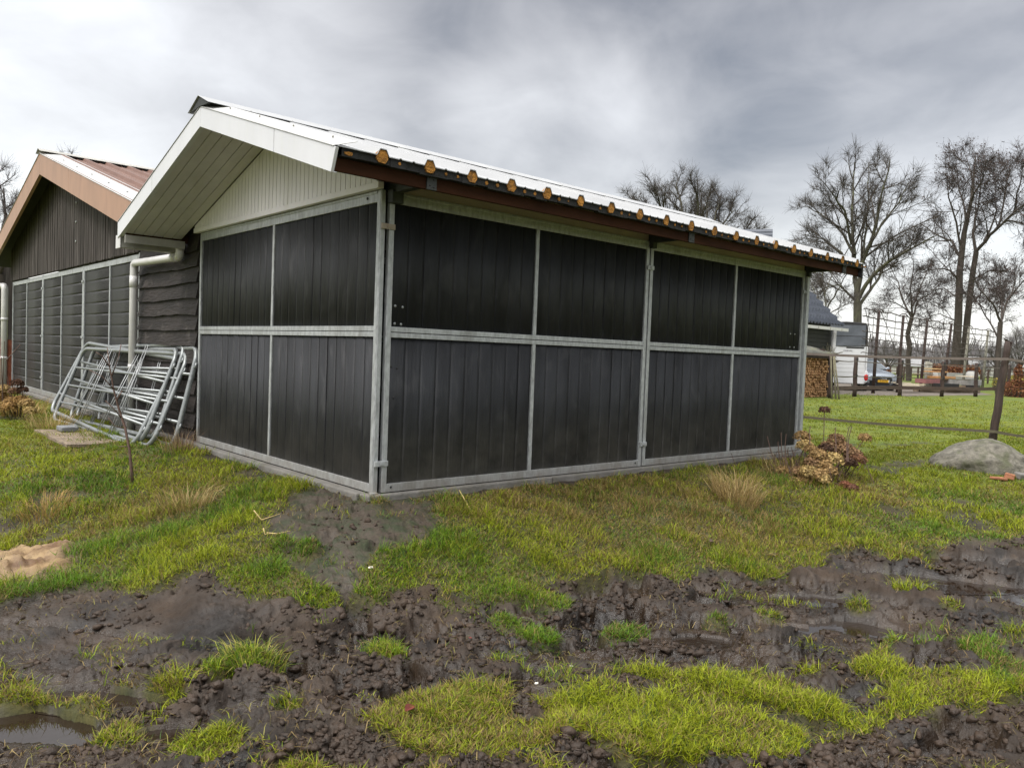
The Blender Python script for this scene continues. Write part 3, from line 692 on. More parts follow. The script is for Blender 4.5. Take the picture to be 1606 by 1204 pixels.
barge(-.50, RY, 6.40, stable, 'blackfoam', roofz, .162); barge(ER + .04, RY + .002, 6.40, stable, 'blackfoam', roofz, .162)
# roof sheets: sandwich panels with trapezoid ribs; ribs every .366 m at these x
RIB0, RP = -.005, .3665
def roofsheet(ya, yb, x0, x1, zf, rib0, rp, m, name, parent, up=.012, rw=.046, rh=.042):
    prof = [(x0, 0)]; k = math.ceil((x0 + rw - rib0) / rp)
    while rib0 + k * rp + rw < x1:
        c = rib0 + k * rp; prof += [(c - rw, 0), (c - rw * .52, rh), (c + rw * .52, rh), (c + rw, 0)]
        for t in (.36, .64):
            c2 = c + rp * t
            if c2 + .03 < x1: prof += [(c2 - .012, 0), (c2 - .006, .006), (c2 + .006, .006), (c2 + .012, 0)]
        k += 1
    prof.append((x1, 0)); mb = MB(); n = len(prof)
    for y, dz in ((ya, 0), (yb, 0)):
        for x, h in prof: mb.v.append((x, y, zf(y) + up + h))
    for y in (ya, yb):
        for x, h in prof: mb.v.append((x, y, zf(y) + up + h - .006))
    for i in range(n - 1):
        mb.f.append((i, i + 1, n + i + 1, n + i)); mb.sm.append(False)
        mb.f.append((2 * n + i, 3 * n + i, 3 * n + i + 1, 2 * n + i + 1)); mb.sm.append(False)
        mb.f.append((i, 2 * n + i, 2 * n + i + 1, i + 1)); mb.sm.append(False)
        mb.f.append((n + i, n + i + 1, 3 * n + i + 1, 3 * n + i)); mb.sm.append(False)
    return mb.build(name, m, parent)
rf = roofsheet(EF - .02, RY - .03, -.70, 6.44, roofz, RIB0, RP, 'roof', 'roof', stable)
rr = roofsheet(ER + .03, RY + .03, -.70, 6.44, roofz, RIB0, RP, 'roof', 'roof', stable)
# roof underlay panel (thickness of the sandwich), visible from below at the eaves
un = MB()
for (ya, yb) in ((EF + .005, RY), (ER, RY)):
    un.quadbox([(-.66, ya, roofz(ya) - .045), (6.40, ya, roofz(ya) - .045), (6.40, yb, roofz(yb) - .045), (-.66, yb, roofz(yb) - .045),
                (-.66, ya, roofz(ya) + .004), (6.40, ya, roofz(ya) + .004), (6.40, yb, roofz(yb) + .004), (-.66, yb, roofz(yb) + .004)])
un.build('roof_core', 'cream', stable)
# verge flashing
for (ya, yb) in ((EF + .0, RY - .005), (ER + .03, RY + .005)):
    v = MB(); v.quadbox([(-.718, ya, roofz(ya) + .001), (-.55, ya, roofz(ya) + .056), (-.55, yb, roofz(yb) + .056), (-.718, yb, roofz(yb) + .001),
                         (-.718, ya, roofz(ya) + .005), (-.55, ya, roofz(ya) + .060), (-.55, yb, roofz(yb) + .060), (-.718, yb, roofz(yb) + .005)])
    fl = v.build('verge_flashing', 'whitemetal', stable)
    for t in (.1, .35, .6, .85):
        y_ = ya + (yb - ya) * t; MB().ball((-.6, y_, roofz(y_) + .052), .008, 6, 3).build('screw', 'gutter', fl)
# ridge cap: raised fold over the ribs, dark gaps below
rc = MB(); rw_, dz = .23, .026
for sg in (-1, 1):
    a, b = RY, RY + sg * rw_; za, zb = RZ + .085, roofz(b) + .058
    rc.quadbox([(-.735, a, za), (6.46, a, za), (6.46, b, zb), (-.735, b, zb), (-.735, a, za + .003), (6.46, a, za + .003), (6.46, b, zb + .003), (-.735, b, zb + .003)])
rcap = rc.build('ridge_cap', 'roof', stable)
MB().prism([(-.722, RY - .21, roofz(RY - .21) + .052), (-.722, RY, RZ + .082), (-.722, RY + .21, roofz(RY + .21) + .052), (-.722, RY, RZ + .0)], (.02, 0, 0)).build('ridge_end', 'darksteel', stable)
for k in range(20):
    x = RIB0 + RP * (k - 1)
    for sg in (-1,): MB().ball((x, RY + sg * (rw_ - .02), roofz(RY - rw_) + .066), .008, 6, 3, (1, 1, 1.3)).build('screw', 'gutter', rcap)
# eave edge: black foam strip, yellow foam core showing in each rib end and in the small gaps
be = MB(); n = 60; random.seed(5)
for i in range(n):
    x0 = -.66 + (7.04) * i / n; x1 = -.66 + 7.04 * (i + 1) / n
    be.box(x0, x1, EF - .004 + random.uniform(-.004, .004), EF + .05, roofz(EF) - .052 + random.uniform(-.006, .006), roofz(EF) + .006)
be.build('eave_closure', 'blackfoam', stable)
for k in range(-1, 18):
    cx = RIB0 + RP * k + random.uniform(-.006, .006)
    w = .041 * random.uniform(.78, 1.12); zc = roofz(EF) + .002; hh = .041 * random.uniform(.8, 1.1)
    P = [(cx - w * .98, zc - .018), (cx - w * .55, zc - .038 - random.uniform(0, .008)), (cx + w * .55, zc - .040 - random.uniform(0, .006)), (cx + w * 1.0, zc - .016),
         (cx + w * .98, zc + .010), (cx + w * .56, zc + hh), (cx - w * .56, zc + hh), (cx - w * .98, zc + .010)]
    MB().prism([(a, EF - .014 + random.uniform(-.003, .002), b) for a, b in P], (0, .05, 0)).build('foam_plug', 'foam', stable)
    for t in (.37, .65):
        if random.random() < .85:
            c2 = cx + RP * t; w2 = random.uniform(.008, .017)
            MB().prism([(c2 + w2 * math.cos(q * 1.047) * 1.0, EF - .010, zc - .024 + w2 * math.sin(q * 1.047)) for q in range(6)], (0, .03, 0)).build('foam_plug', 'foam', stable)
fe = MB().prism([(-.61 + .04 * math.cos(q * .9) * random.uniform(.6, 1.1), EF - .008, roofz(EF) - .03 + .016 * math.sin(q * .9) * random.uniform(.6, 1.1)) for q in range(7)], (0, .03, 0)).build('foam_plug', 'foam', stable)
MB().box(-.688, 6.395, EF + .045, EF + .07, roofz(EF) - .137, roofz(EF) - .05).build('fascia', 'brown', stable, .003)
MB().box(-.66, 6.40, ER - .07, ER - .045, roofz(ER) - .162, roofz(ER) - .046).build('fascia', 'brown', stable, .003)
# cream board above the front frames, dark steel arms carrying the eave
MB().box(.06, 5.97, .012, .035, ZT + .004, roofz(0) - .05).build('eave_board', 'cream', stable)
for x in (.045, 3.0, 6.01):
    b = MB(); b.box(x - .032, x + .032, EF + .075, .0, ZT - .016, ZT + .055); b.box(x - .03, x + .03, -.02, .05, ZT + .001, roofz(0) - .05)
    if x < 1: b.box(x - .05, x + .045, -.07, -.002, ZT - .09, ZT + .004)
    else: b.box(x - .03, x + .03, -.05, -.006, ZT - .07, ZT + .004)
    b.build('bracket', 'darksteel', stable, .003)
    pl_ = MB(); pl_.box(x - .035, x + .045, EF + .030, EF + .043, roofz(EF) - .14, roofz(EF) - .045)
    q = pl_.build('bracket', 'darksteel', stable, .002)
    for a, b_ in ((-.015, -.06), (.02, -.07), (-.012, -.11), (.022, -.12)): MB().ball((x + a, EF + .030, roofz(EF) + b_), .007, 6, 3).build('screw', 'black', q)
# rear gutter and its downpipe
gt = MB(); gx0, gx1, gy0, gy1, g0, g1 = -.69, 6.45, ER + .0, ER + .12, 2.02, 2.135
gt.box(gx0, -.09, ER - .16, ER - .135, 2.055, 2.135)
gt.box(gx0, gx1, gy0, gy1, g0, g0 + .006); gt.box(gx0, gx1, gy0, gy0 + .005, g0 + .006, g1); gt.box(gx0, gx1, gy1 - .005, gy1, g0 + .006, g1)
g = gt.build('gutter', 'gutter', stable)
MB().box(gx0 - .012, gx0, gy0 - .01, gy1 + .02, g0 - .01, g1 + .015).build('gutter_end', 'pvc', stable, .004)
def elbow(a, b, c_, rr=.07, n=6):
    a, b, c_ = Vector(a), Vector(b), Vector(c_); u = (a - b).normalized() * rr; v = (c_ - b).normalized() * rr
    return [b + u * (1 - t) ** 2 + v * t ** 2 for t in [i / n for i in range(n + 1)]]
A_, B_, C_, D_ = Vector((-.11, 4.0, 2.13)), Vector((-.11, 3.97, 1.975)), Vector((-.13, 5.55, 2.0)), Vector((-.13, 5.55, -.15))
dp = MB().tube([A_] + elbow(A_, B_, C_) + elbow(B_, C_, D_) + [D_], .044, 14).build('downpipe', 'pvc', stable)
for p0, p1_ in (((-.13, 5.55, 1.84), (-.13, 5.55, 1.70)), ((-.12, 4.17, 1.978), (-.12, 4.05, 1.976)), ((-.11, 3.99, 2.06), (-.11, 3.995, 2.13)), ((-.13, 5.55, .75), (-.13, 5.55, .70))):
    MB().tube([p0, p1_], .049, 14).build('pipe_collar', 'pvc', dp)

# ------------------------------------------------------------------ barn at the left
barn = thing('barn', 'brown-roofed barn with dark board gable behind the stable', 'barn')
BY0, BW, BT = 5.70, 1.425, 2.15
bo = (0, BY0, 0)
for s in range(3):
    fr = MB(); u0 = s * 2 * BW; o_ = (0, BY0 + u0, 0); W = 2 * BW - .01
    fr.obox(o_, YU, NL, 0, .05, .0, BT, -.04, 0).obox(o_, YU, NL, W - .05, W, .0, BT, -.04, 0)
    fr.obox(o_, YU, NL, .05, W - .05, BT - .08, BT - .003, -.038, -.002).obox(o_, YU, NL, .05, W - .05, .002, .09, -.038, -.002)
    fr.obox(o_, YU, NL, BW - .022, BW + .022, .09, BT - .08, -.036, -.003)
    f = fr.build('wall_panel', 'galv', barn, .003)
    for a, b in ((.05, BW - .022), (BW + .022, W - .05)): infill(o_, YU, NL, a + .001, b - .001, .09, BT - .08, -.018, .165, 'plank_h', f, False)
    for z in (.3, 1.05, 1.9):
        MB().obox(o_, YU, NL, -.03, .05, z, z + .035, .001, .014).build('latch', 'galv', f)
MB().box(-.09, .05, BY0 - 2.05, BY0 + 6 * BW + .1, -.4, -.004).build('plinth', 'concrete', barn, .01)
# waney-edged boards between barn frames and stable
wb = MB(); z = -.02; i = 0
while z < 2.32:
    hgt = random.uniform(.165, .2); n = 10; ph = random.uniform(0, 6)
    top = []; bot = []
    for k in range(n + 1):
        y = 3.66 + (BY0 - .03 - 3.66) * k / n
        b = z + .006 * math.sin(ph + k * .7) + random.uniform(-.006, .006) - .02
        bot.append((y, b)); top.append((y, z + hgt + .01))
    for k in range(n):
        (ya, ba), (yb, bb) = bot[k], bot[k + 1]
        wb.quadbox([(-.045, ya, ba), (.0, ya, ba), (.0, yb, bb), (-.045, yb, bb), (-.008, ya, top[k][1]), (.02, ya, top[k][1]), (.02, yb, top[k + 1][1]), (-.008, yb, top[k + 1][1])])
    z += hgt
wb.build('waney_cladding', 'waney', barn)
MB().box(-.03, .0, BY0 - .028, BY0 - .003, .0, BT).build('edge_strip', 'galv', barn)
MB().box(.02, .06, 3.66, BY0, 0, 2.3).build('wall_backing', 'dark', barn)
BRY, BRZ, BSL = 9.97, 4.02, .272
def broof(y): return BRZ - BSL * abs(y - BRY)
gb = MB(); y = BY0 - .55; s = .062; random.seed(3)
while y < BRY + 4.3:
    if abs(y - BRY) < .035: y = BRY + .035
    y1 = y + s - .012; d = random.uniform(-.004, .004)
    gb.prism([(-.028 + d, y, 2.17 + random.uniform(-.01, .01)), (-.028 + d, y1, 2.17), (-.028 + d, y1, broof(y1) - .05), (-.028 + d, y, broof(y) - .05)], (.02, 0, 0)); y += s
gb.build('gable_cladding', 'gablewood', barn)
MB().prism([(-.006, a, b) for a, b in ((BY0 - .6, 2.165), (BRY + 4.4, 2.165), (BRY + 4.4, broof(BRY + 4.4) - .06), (BRY, broof(BRY) - .06), (BY0 - .6, broof(BY0 - .6) - .06))], (.03, 0, 0)).build('gable_backing', 'gablewood', barn)
for z in (2.55, 2.85, 3.15):
    MB().ball((-.035, 8.9, z), .028, 6, 3, (.3, 1, .7)).build('fixing', 'galv', barn)
BX = -.34; BH = .335
barge(4.75, 8.0, BX, barn, 'copper', broof, BH, th=.03); barge(8.006, BRY - .003, BX, barn, 'copper', broof, BH, th=.03)
barge(15.4, 11.9, BX, barn, 'copper', broof, BH, th=.03); barge(11.894, BRY + .003, BX, barn, 'copper', broof, BH, th=.03)
roofsheet(4.7, BRY - .04, BX + .01, 12, broof, .30, .34, 'brownroof', 'roof', barn)
roofsheet(15.4, BRY + .04, BX + .01, 12, broof, .12, .34, 'brownroof', 'roof', barn)
v = MB()
for (ya, yb) in ((4.7, BRY), (15.4, BRY)):
    v.quadbox([(BX - .01, ya, broof(ya) + .002), (.0, ya, broof(ya) + .05), (.0, yb, broof(yb) + .05), (BX - .01, yb, broof(yb) + .002),
               (BX - .01, ya, broof(ya) + .007), (.0, ya, broof(ya) + .055), (.0, yb, broof(yb) + .055), (BX - .01, yb, broof(yb) + .007)])
vf = v.build('verge_flashing', 'whitemetal', barn)
for k in range(12):
    y_ = 5.2 + k * .42; MB().ball((-.06 - .14 * (k % 2), y_, broof(y_) + .045 - .02 * (k % 2)), .014, 6, 3).build('screw', 'black', vf)
rc = MB()
for sg in (-1, 1):
    a, b = BRY, BRY + sg * .16; za, zb = BRZ + .075, broof(b) + .056
    rc.quadbox([(BX - .03, a, za), (12, a, za), (12, b, zb), (BX - .03, b, zb), (BX - .03, a, za + .004), (12, a, za + .004), (12, b, zb + .004), (BX - .03, b, zb + .004)])
rc.build('ridge_cap', 'gutter', barn)
ri = MB()
for k in range(34): x = .12 + .34 * k - .17; ri.box(x - .09, x + .09, BRY - .13, BRY - .1, broof(BRY - .13) + .0, broof(BRY - .13) + .06)
ri.build('ridge_filler', 'blackfoam', barn)
MB().box(BX + .04, 12, 4.78, BRY + 5.3, 2.2, 2.24).build('ceiling', 'dark', barn) if False else None
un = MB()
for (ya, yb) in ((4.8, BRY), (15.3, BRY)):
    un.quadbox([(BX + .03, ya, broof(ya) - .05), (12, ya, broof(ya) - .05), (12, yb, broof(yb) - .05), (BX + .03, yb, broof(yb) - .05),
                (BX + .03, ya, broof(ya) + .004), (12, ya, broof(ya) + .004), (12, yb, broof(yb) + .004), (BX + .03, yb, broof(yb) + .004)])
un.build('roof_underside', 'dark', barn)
wl = MB(); wl.box(.06, 12, 5.69, 5.72, -.1, 2.25); wl.box(.06, 12, 14.2, 14.24, -.1, 2.25); wl.box(11.9, 12, 5.75, 14.2, -.1, 2.3); wl.box(.062, 6.1, 3.66, 3.7, -.1, 2.3)
wl.build('rear_wall', 'gablewood', barn)
la, lb, lc = Vector((-.12, 17.5, 2.16)), Vector((-.12, 14.36, 2.07)), Vector((-.12, 14.36, -.15))
q = MB().tube([la] + elbow(la, lb, lc, .1) + [lc], .06, 12).build('downpipe', 'pvc', barn)
for z in (1.35, .55): MB().tube([(-.12, 14.36, z), (-.12, 14.36, z + .06)], .067, 12).build('pipe_collar', 'pvc', q)

# ------------------------------------------------------------------ five galvanised gates leaning on the wall
GW, GH = 3.62, 1.07
def rrect(w, h, rc_=.16, n=6):
    P = []
    for cx, cy, a0 in ((w - rc_, h - rc_, 0), (rc_, h - rc_, 90), (rc_, rc_, 180), (w - rc_, rc_, 270)):
        for i in range(n + 1):
            t = R(a0 + 90 * i / n); P.append((cx + rc_ * math.cos(t), 0, cy + rc_ * math.sin(t)))
    return P
def make_gate():
    g = thing('steel_gate', 'x', 'gate', 'galvanised gates stacked against the barn')
    MB().tube(rrect(GW, GH), .026, 12, closed=True).build('frame', 'galv_tube', g)
    for z in (.26, .515, .78): MB().tube([(.02, 0, z), (GW - .02, 0, z)], .0165, 10).build('rail', 'galv_tube', g)
    for u in (1.12, 1.20, 2.32, 2.40):
        MB().tube([(u, -.02, .01), (u + .01, -.02, GH)], .0065, 6).build('wire_stay', 'galv_wire', g)
    for z in (.2, .86): MB().tube([(GW - .03, 0, z), (GW + .05, 0, z), (GW + .05, 0, z + .05)], .012, 8).build('hinge', 'galv_tube', g)
    return g
def copy_tree(o, parent=None):
    c = o.copy(); COL.objects.link(c)
    if parent: c.parent = parent
    for ch in list(o.children): copy_tree(ch, c)
    return c
gates = [((-.559, 7.825, .016), .021, .432, -.035, 'front gate of the stack, its near lower corner lowest in the grass'),
         ((-.60, 7.491, -.091), .055, .373, .004, 'second gate of the stack, showing a curved end just right of the front one'),
         ((-.36, 7.62, -.10), .012, .30, .030, 'fourth gate of the stack, a little crooked between the second and the rearmost'),
         ((-.254, 7.737, -.094), -.044, .345, .014, 'third gate of the stack, mostly hidden between the others'),
         ((-.10, 7.196, -.106), -.046, .226, .016, 'rearmost gate of the stack, reaching farthest right across the stable corner')]
g0 = make_gate()
for i, (loc, yaw, tilt, roll, lab) in enumerate(gates):
    g = g0 if i == 0 else copy_tree(g0)
    e = Vector((math.sin(yaw), -math.cos(yaw), 0)); nr = Vector((math.cos(yaw), math.sin(yaw), 0))
    e2 = e * math.cos(roll) + Vector((0, 0, 1)) * math.sin(roll); u0 = Vector((0, 0, 1)) * math.cos(roll) - e * math.sin(roll)
    up = u0 * math.cos(tilt) + nr * math.sin(tilt); nn = up.cross(e2)
    g.matrix_world = Matrix(((e2.x, nn.x, up.x, loc[0]), (e2.y, nn.y, up.y, loc[1]), (e2.z, nn.z, up.z, loc[2]), (0, 0, 0, 1)))
    g['label'] = lab
# timber sheet and block under the gates
bx = MB(); z0 = -.095
for i in range(9):
    x0 = -1.06 + i * .105; bx.box(x0, x0 + .099, 4.55 + random.uniform(-.05, .05), 6.2 + random.uniform(-.06, .06), z0 - .03, z0 + random.uniform(0, .006))
tag(bx.build('timber_sheet', 'oldwood', None, .003), 'weathered brown timber sheet lying in the grass under the gates', 'timber sheet')
tag(MB().box(-.85, -.66, 5.78, 6.05, -.09, -.03).build('concrete_block', 'block', None, .012), 'grey block on the timber sheet under the front gate', 'block')

# ------------------------------------------------------------------ trees
def branch_pts(p, d, L, n, wob, trop):
    pts = [Vector(p)]; d = Vector(d).normalized()
    for i in range(n):
        d = (d + Vector((random.gauss(0, wob), random.gauss(0, wob), random.gauss(0, wob) + trop))).normalized()
        pts.append(pts[-1] + d * (L / n))
    return pts
class Tubes:
    def __init__(s): s.V = []; s.F = []; s.n = 0
    def add(s, pts, r0, r1, seg):
        P = np.array([tuple(p) for p in pts]); k = len(P)
        T = np.gradient(P, axis=0); T /= np.linalg.norm(T, axis=1)[:, None] + 1e-9
        ref = np.array([.3, .9, .31]) if abs(T[0] @ np.array([.3, .9, .31])) < .9 else np.array([.9, -.3, .3])
        A = np.cross(T, ref); A /= np.linalg.norm(A, axis=1)[:, None] + 1e-9; B = np.cross(T, A)
        r = np.linspace(r0, r1, k)[:, None, None]; w = np.arange(seg) * 2 * np.pi / seg
        V = P[:, None, :] + r * (A[:, None, :] * np.cos(w)[None, :, None] + B[:, None, :] * np.sin(w)[None, :, None])
        i = np.arange(k - 1)[:, None]; j = np.arange(seg)[None, :]; j2 = (j + 1) % seg
        s.F.append(np.stack([i * seg + j, i * seg + j2, (i + 1) * seg + j2, (i + 1) * seg + j], -1).reshape(-1, 4) + s.n)
        s.V.append(V.reshape(-1, 3)); s.n += k * seg
    def build(s, name, m, parent, smooth=True):
        return bulk(name, np.vstack(s.V), np.vstack(s.F), m, parent, smooth=smooth)
def spread(d, ang):
    d = Vector(d).normalized(); a = d.orthogonal().normalized(); a.rotate(Matrix.Rotation(random.uniform(0, 2 * math.pi), 3, d))
    return (d * math.cos(ang) + a * math.sin(ang)).normalized()
def sub(tw, pts, r, L, lvl, maxl, cfg, tips):
    """children along a branch; the last order is collected for the fine twigs"""
    k = len(pts) - 1; n = cfg['n'][lvl]; t0 = cfg.get('t0', .14)
    for i in range(n):
        t = min(t0 + (1 - t0) * (i + random.random()) / n, .999); q = t * k; a = int(q); f = q - a
        p = pts[a].lerp(pts[a + 1], f); d = pts[a + 1] - pts[a]
        l2 = L * random.uniform(.6, 1.15) * (1.2 - .85 * t); r2 = max(r * (1 - .6 * t) * .5, cfg['rmin'])
        pp = branch_pts(p, spread(d, R(random.uniform(*cfg['ang']))), l2, 4, cfg['wob'], cfg['trop'])
        tw.add(pp, r2, max(r2 * .4, cfg['rmin'] * .7), 5 if lvl == 0 else 3)
        if lvl < maxl: sub(tw, pp, r2, l2 * cfg['ratio'], lvl + 1, maxl, cfg, tips)
        for m in range(4): tips.append((*pp[m], *(pp[m + 1] - pp[m])))
def finetwigs(tw, tips, per, L, r, ang=.8, up=.12):
    """three-point twigs from every segment of the branches, in one batch"""
    T = np.array(tips); T = np.repeat(T, per, 0); n = len(T); P = T[:, :3] + T[:, 3:] * rng.uniform(0, 1, (n, 1))
    D = T[:, 3:] / (np.linalg.norm(T[:, 3:], axis=1)[:, None] + 1e-9)
    def nz(v): return v / (np.linalg.norm(v, axis=1)[:, None] + 1e-9)
    d1 = nz(D + rng.normal(0, ang, (n, 3)) * .8 + np.array([0, 0, up])); d2 = nz(d1 + rng.normal(0, .35, (n, 3)) + np.array([0, 0, up]))
    l = L * rng.uniform(.45, 1.25, (n, 1)); A = P; B = P + d1 * l * .5; C = B + d2 * l * .5
    a = nz(np.cross(d1, rng.normal(0, 1, (n, 3)))); b = np.cross(d1, a); V = []
    for X, rr in ((A, r), (B, r * .8), (C, r * .45)):
        for w in (0, 2.094, 4.189): V.append(X + (a * math.cos(w) + b * math.sin(w)) * rr)
    V = np.stack(V, 1).reshape(-1, 3); o = np.array([[3 * i + j, 3 * i + (j + 1) % 3, 3 * i + 3 + (j + 1) % 3, 3 * i + 3 + j] for i in range(2) for j in range(3)])
    tw.F.append((np.arange(n)[:, None, None] * 9 + o[None]).reshape(-1, 4) + tw.n); tw.V.append(V); tw.n += 9 * n
    return C
def tree(name, label, trunk, limbs, cfg, mats=('bark', 'twig'), group='bare trees beyond the fence', cat='tree', catkins=0):
    """trunk: [(point, radius)...]; limbs: list of ([points], r0, r1)"""
    base = trunk[0][0]; t = thing(name, label, cat, group, tuple(base))
    off = lambda p: Vector(p) - Vector(base)
    tb = Tubes(); tw = Tubes(); tips = []
    P = [off(p) for p, r in trunk]
    for i in range(len(P) - 1): tb.add([P[i], P[i].lerp(P[i + 1], .5), P[i + 1]], trunk[i][1], trunk[i + 1][1], 9)
    for pts, r0, r1 in limbs:
        q = [off(p) for p in pts]; fine = []
        for a, b in zip(q[:-1], q[1:]):
            for k in range(3): fine.append(a.lerp(b, k / 3) + Vector([random.gauss(0, .01) * (b - a).length * 1.5 for _ in range(3)]))
        fine.append(q[-1]); tb.add(fine, r0, r1, 7)
        L = sum((b - a).length for a, b in zip(fine[:-1], fine[1:]))
        sub(tw, fine, r0, max(L * cfg.get('lk', .55), cfg.get('lmin', 1)), 0, cfg['lv'], cfg, tips)
    C = finetwigs(tw, tips, cfg.get('per', 2), cfg['tl'], cfg['rmin'] * .5, up=cfg.get('up', .12))
    tb.build('trunk', mats[0], t); tw.build('crown', mats[1], t, False)
    if catkins:
        n = int(len(C) * catkins); T = C[rng.integers(0, len(C), n)] + rng.normal(0, .05, (n, 3))
        s = cfg.get('cs', .05) * rng.uniform(.6, 1.4, (n, 1)); a = rng.normal(0, 1, (n, 3)); a /= np.linalg.norm(a, axis=1)[:, None]; b = rng.normal(0, 1, (n, 3)); b = np.cross(a, b); b /= np.linalg.norm(b, axis=1)[:, None]
        V = np.stack([T - a * s - b * s * .6, T + a * s - b * s * .6, T + a * s + b * s * .6, T - a * s + b * s * .6], 1).reshape(-1, 3)
        bulk('cones', V, np.arange(4 * n).reshape(-1, 4), 'catkin', t)
    return t
def limbpx(pxs, d, r0, r1, dep=0):
    n = len(pxs); return ([at(x, y, d + dep * i / max(1, n - 1)) for i, (x, y) in enumerate(pxs)], r0, r1)
random.seed(21)
# the big spreading tree right of the eave
D = 58
tree('spreading_tree', 'large bare tree with low arching right limb, just right of the stable eave',
     [(Vector((*at(1346, 600, D)[:2], -.1)), 0.360), (at(1345, 545, D), 0.296), (at(1345, 505, D), 0.266), (at(1345, 474, D), 0.266)],
     [limbpx([(1345, 476), (1342, 440), (1339, 393), (1337, 340), (1338, 290), (1340, 255)], D, 0.190, 0.030, 2),
      limbpx([(1345, 476), (1350, 415), (1365, 383), (1376, 340), (1384, 299), (1396, 250)], D, 0.177, 0.030, -2),
      limbpx([(1339, 400), (1325, 372), (1312, 354), (1285, 335), (1262, 322)], D, 0.102, 0.022, 3),
      limbpx([(1336, 383), (1325, 330), (1310, 310), (1290, 285)], D, 0.095, 0.022, -3),
      limbpx([(1365, 383), (1385, 350), (1410, 318), (1425, 285)], D, 0.095, 0.022, 2),
      limbpx([(1352, 410), (1358, 360), (1362, 310), (1362, 255)], D, 0.088, 0.022, 3),
      limbpx([(1346, 470), (1358, 445), (1376, 425), (1394, 410), (1414, 398), (1433, 388), (1464, 371)], D, 0.150, 0.038, -3),
      limbpx([(1347, 480), (1365, 455), (1377, 438), (1388, 415), (1420, 395)], D, 0.122, 0.030, 3),
      limbpx([(1340, 470), (1325, 455), (1315, 446), (1300, 450), (1285, 456)], D, 0.082, 0.022, -2),
      limbpx([(1340, 430), (1320, 395), (1290, 375), (1262, 368)], D, 0.082, 0.022, 2)],
     dict(n=[9, 5, 3], ratio=.55, ang=(22, 55), wob=.09, trop=.05, rmin=.0155, lv=2, lk=.46, lmin=3.2, tl=.8, per=1))
# pair of tall alders
D = 66
tree('tall_alder', 'tall bare alder with thick straight trunk, left one of the close pair',
     [(Vector((*at(1496, 600, D)[:2], -.1)), 0.346), (at(1500, 545, D), 0.296), (at(1503, 500, D), 0.266), (at(1505, 427, D), 0.222), (at(1512, 366, D), 0.178), (at(1524, 311, D), 0.111), (at(1530, 245, D), 0.037)],
     [limbpx([(1504, 403), (1493, 378), (1471, 369), (1445, 352)], D, 0.109, 0.030, 3), limbpx([(1503, 440), (1490, 424), (1476, 420), (1447, 428)], D, 0.088, 0.022, -3),
      limbpx([(1508, 390), (1500, 350), (1488, 310), (1485, 280)], D, 0.088, 0.022, -2), limbpx([(1516, 345), (1505, 300), (1500, 262)], D, 0.075, 0.022, 3),
      limbpx([(1522, 318), (1540, 280), (1548, 250)], D, 0.068, 0.022, -3), limbpx([(1526, 290), (1520, 262), (1512, 240)], D, 0.048, 0.015, 2),
      limbpx([(1504, 468), (1480, 452), (1455, 458)], D, 0.061, 0.022, 4), limbpx([(1502, 505), (1475, 492), (1440, 500)], D, 0.048, 0.015, 3)],
     dict(n=[8, 5, 3], ratio=.55, ang=(30, 68), wob=.14, trop=.02, rmin=.016, lv=2, lk=.45, lmin=3.0, tl=.8, per=1, cs=.036), ('bark2', 'twig2'), catkins=.55)
tree('tall_alder', 'tall bare alder with a long limb to the right, right one of the close pair',
     [(Vector((*at(1513, 600, D + 1.5)[:2], -.1)), 0.302), (at(1512, 560, D + 1.5), 0.266), (at(1517, 500, D + 1.5), 0.229), (at(1524, 439, D + 1.5), 0.200), (at(1531, 395, D + 1.5), 0.178)],
     [limbpx([(1531, 397), (1526, 366), (1531, 335), (1536, 318), (1540, 260)], D + 1.5, 0.122, 0.030, 2), limbpx([(1531, 395), (1553, 369), (1577, 345), (1601, 325), (1625, 305)], D + 1.5, 0.129, 0.038, -2),
      limbpx([(1565, 358), (1575, 320), (1580, 280), (1588, 255)], D + 1.5, 0.082, 0.022, 3), limbpx([(1545, 378), (1562, 330), (1560, 275)], D + 1.5, 0.082, 0.022, 3),
      limbpx([(1590, 335), (1600, 290), (1606, 255)], D + 1.5, 0.068, 0.022, -2), limbpx([(1577, 345), (1605, 350), (1630, 340)], D + 1.5, 0.068, 0.022, 2),
      limbpx([(1524, 440), (1550, 425), (1580, 425)], D + 1.5, 0.061, 0.022, -3), limbpx([(1520, 478), (1545, 452), (1575, 462)], D + 1.5, 0.054, 0.022, 3)],
     dict(n=[8, 5, 3], ratio=.55, ang=(30, 68), wob=.14, trop=.02, rmin=.016, lv=2, lk=.45, lmin=3.0, tl=.8, per=1, cs=.036), ('bark2', 'twig2'), catkins=.55)
# smaller crooked tree behind the trellis
D = 74
tree('crooked_tree', 'small bare tree with kinked trunk rising behind the trellis',
     [(Vector((*at(1425, 594, D)[:2], -.1)), 0.216), (at(1424, 562, D), 0.200), (at(1427, 543, D), 0.229), (at(1423, 525, D), 0.178), (at(1430, 498, D), 0.163)],
     [limbpx([(1430, 499), (1415, 469), (1409, 444), (1395, 415)], D, 0.088, 0.022, 2), limbpx([(1430, 498), (1429, 453), (1432, 405)], D, 0.088, 0.022, -2),
      limbpx([(1430, 500), (1440, 471), (1459, 460), (1480, 440)], D, 0.082, 0.022, 2), limbpx([(1429, 490), (1405, 475), (1382, 470)], D, 0.061, 0.022, -2), limbpx([(1431, 480), (1450, 435), (1462, 405)], D, 0.068, 0.022, 2)],
     dict(n=[7, 4, 3], ratio=.55, ang=(30, 75), wob=.15, trop=-.03, rmin=.017, lv=2, lk=.48, lmin=2.6, tl=.8, per=1, up=-.1, cs=.036), ('bark2', 'twig2'), catkins=.4)
D = 52
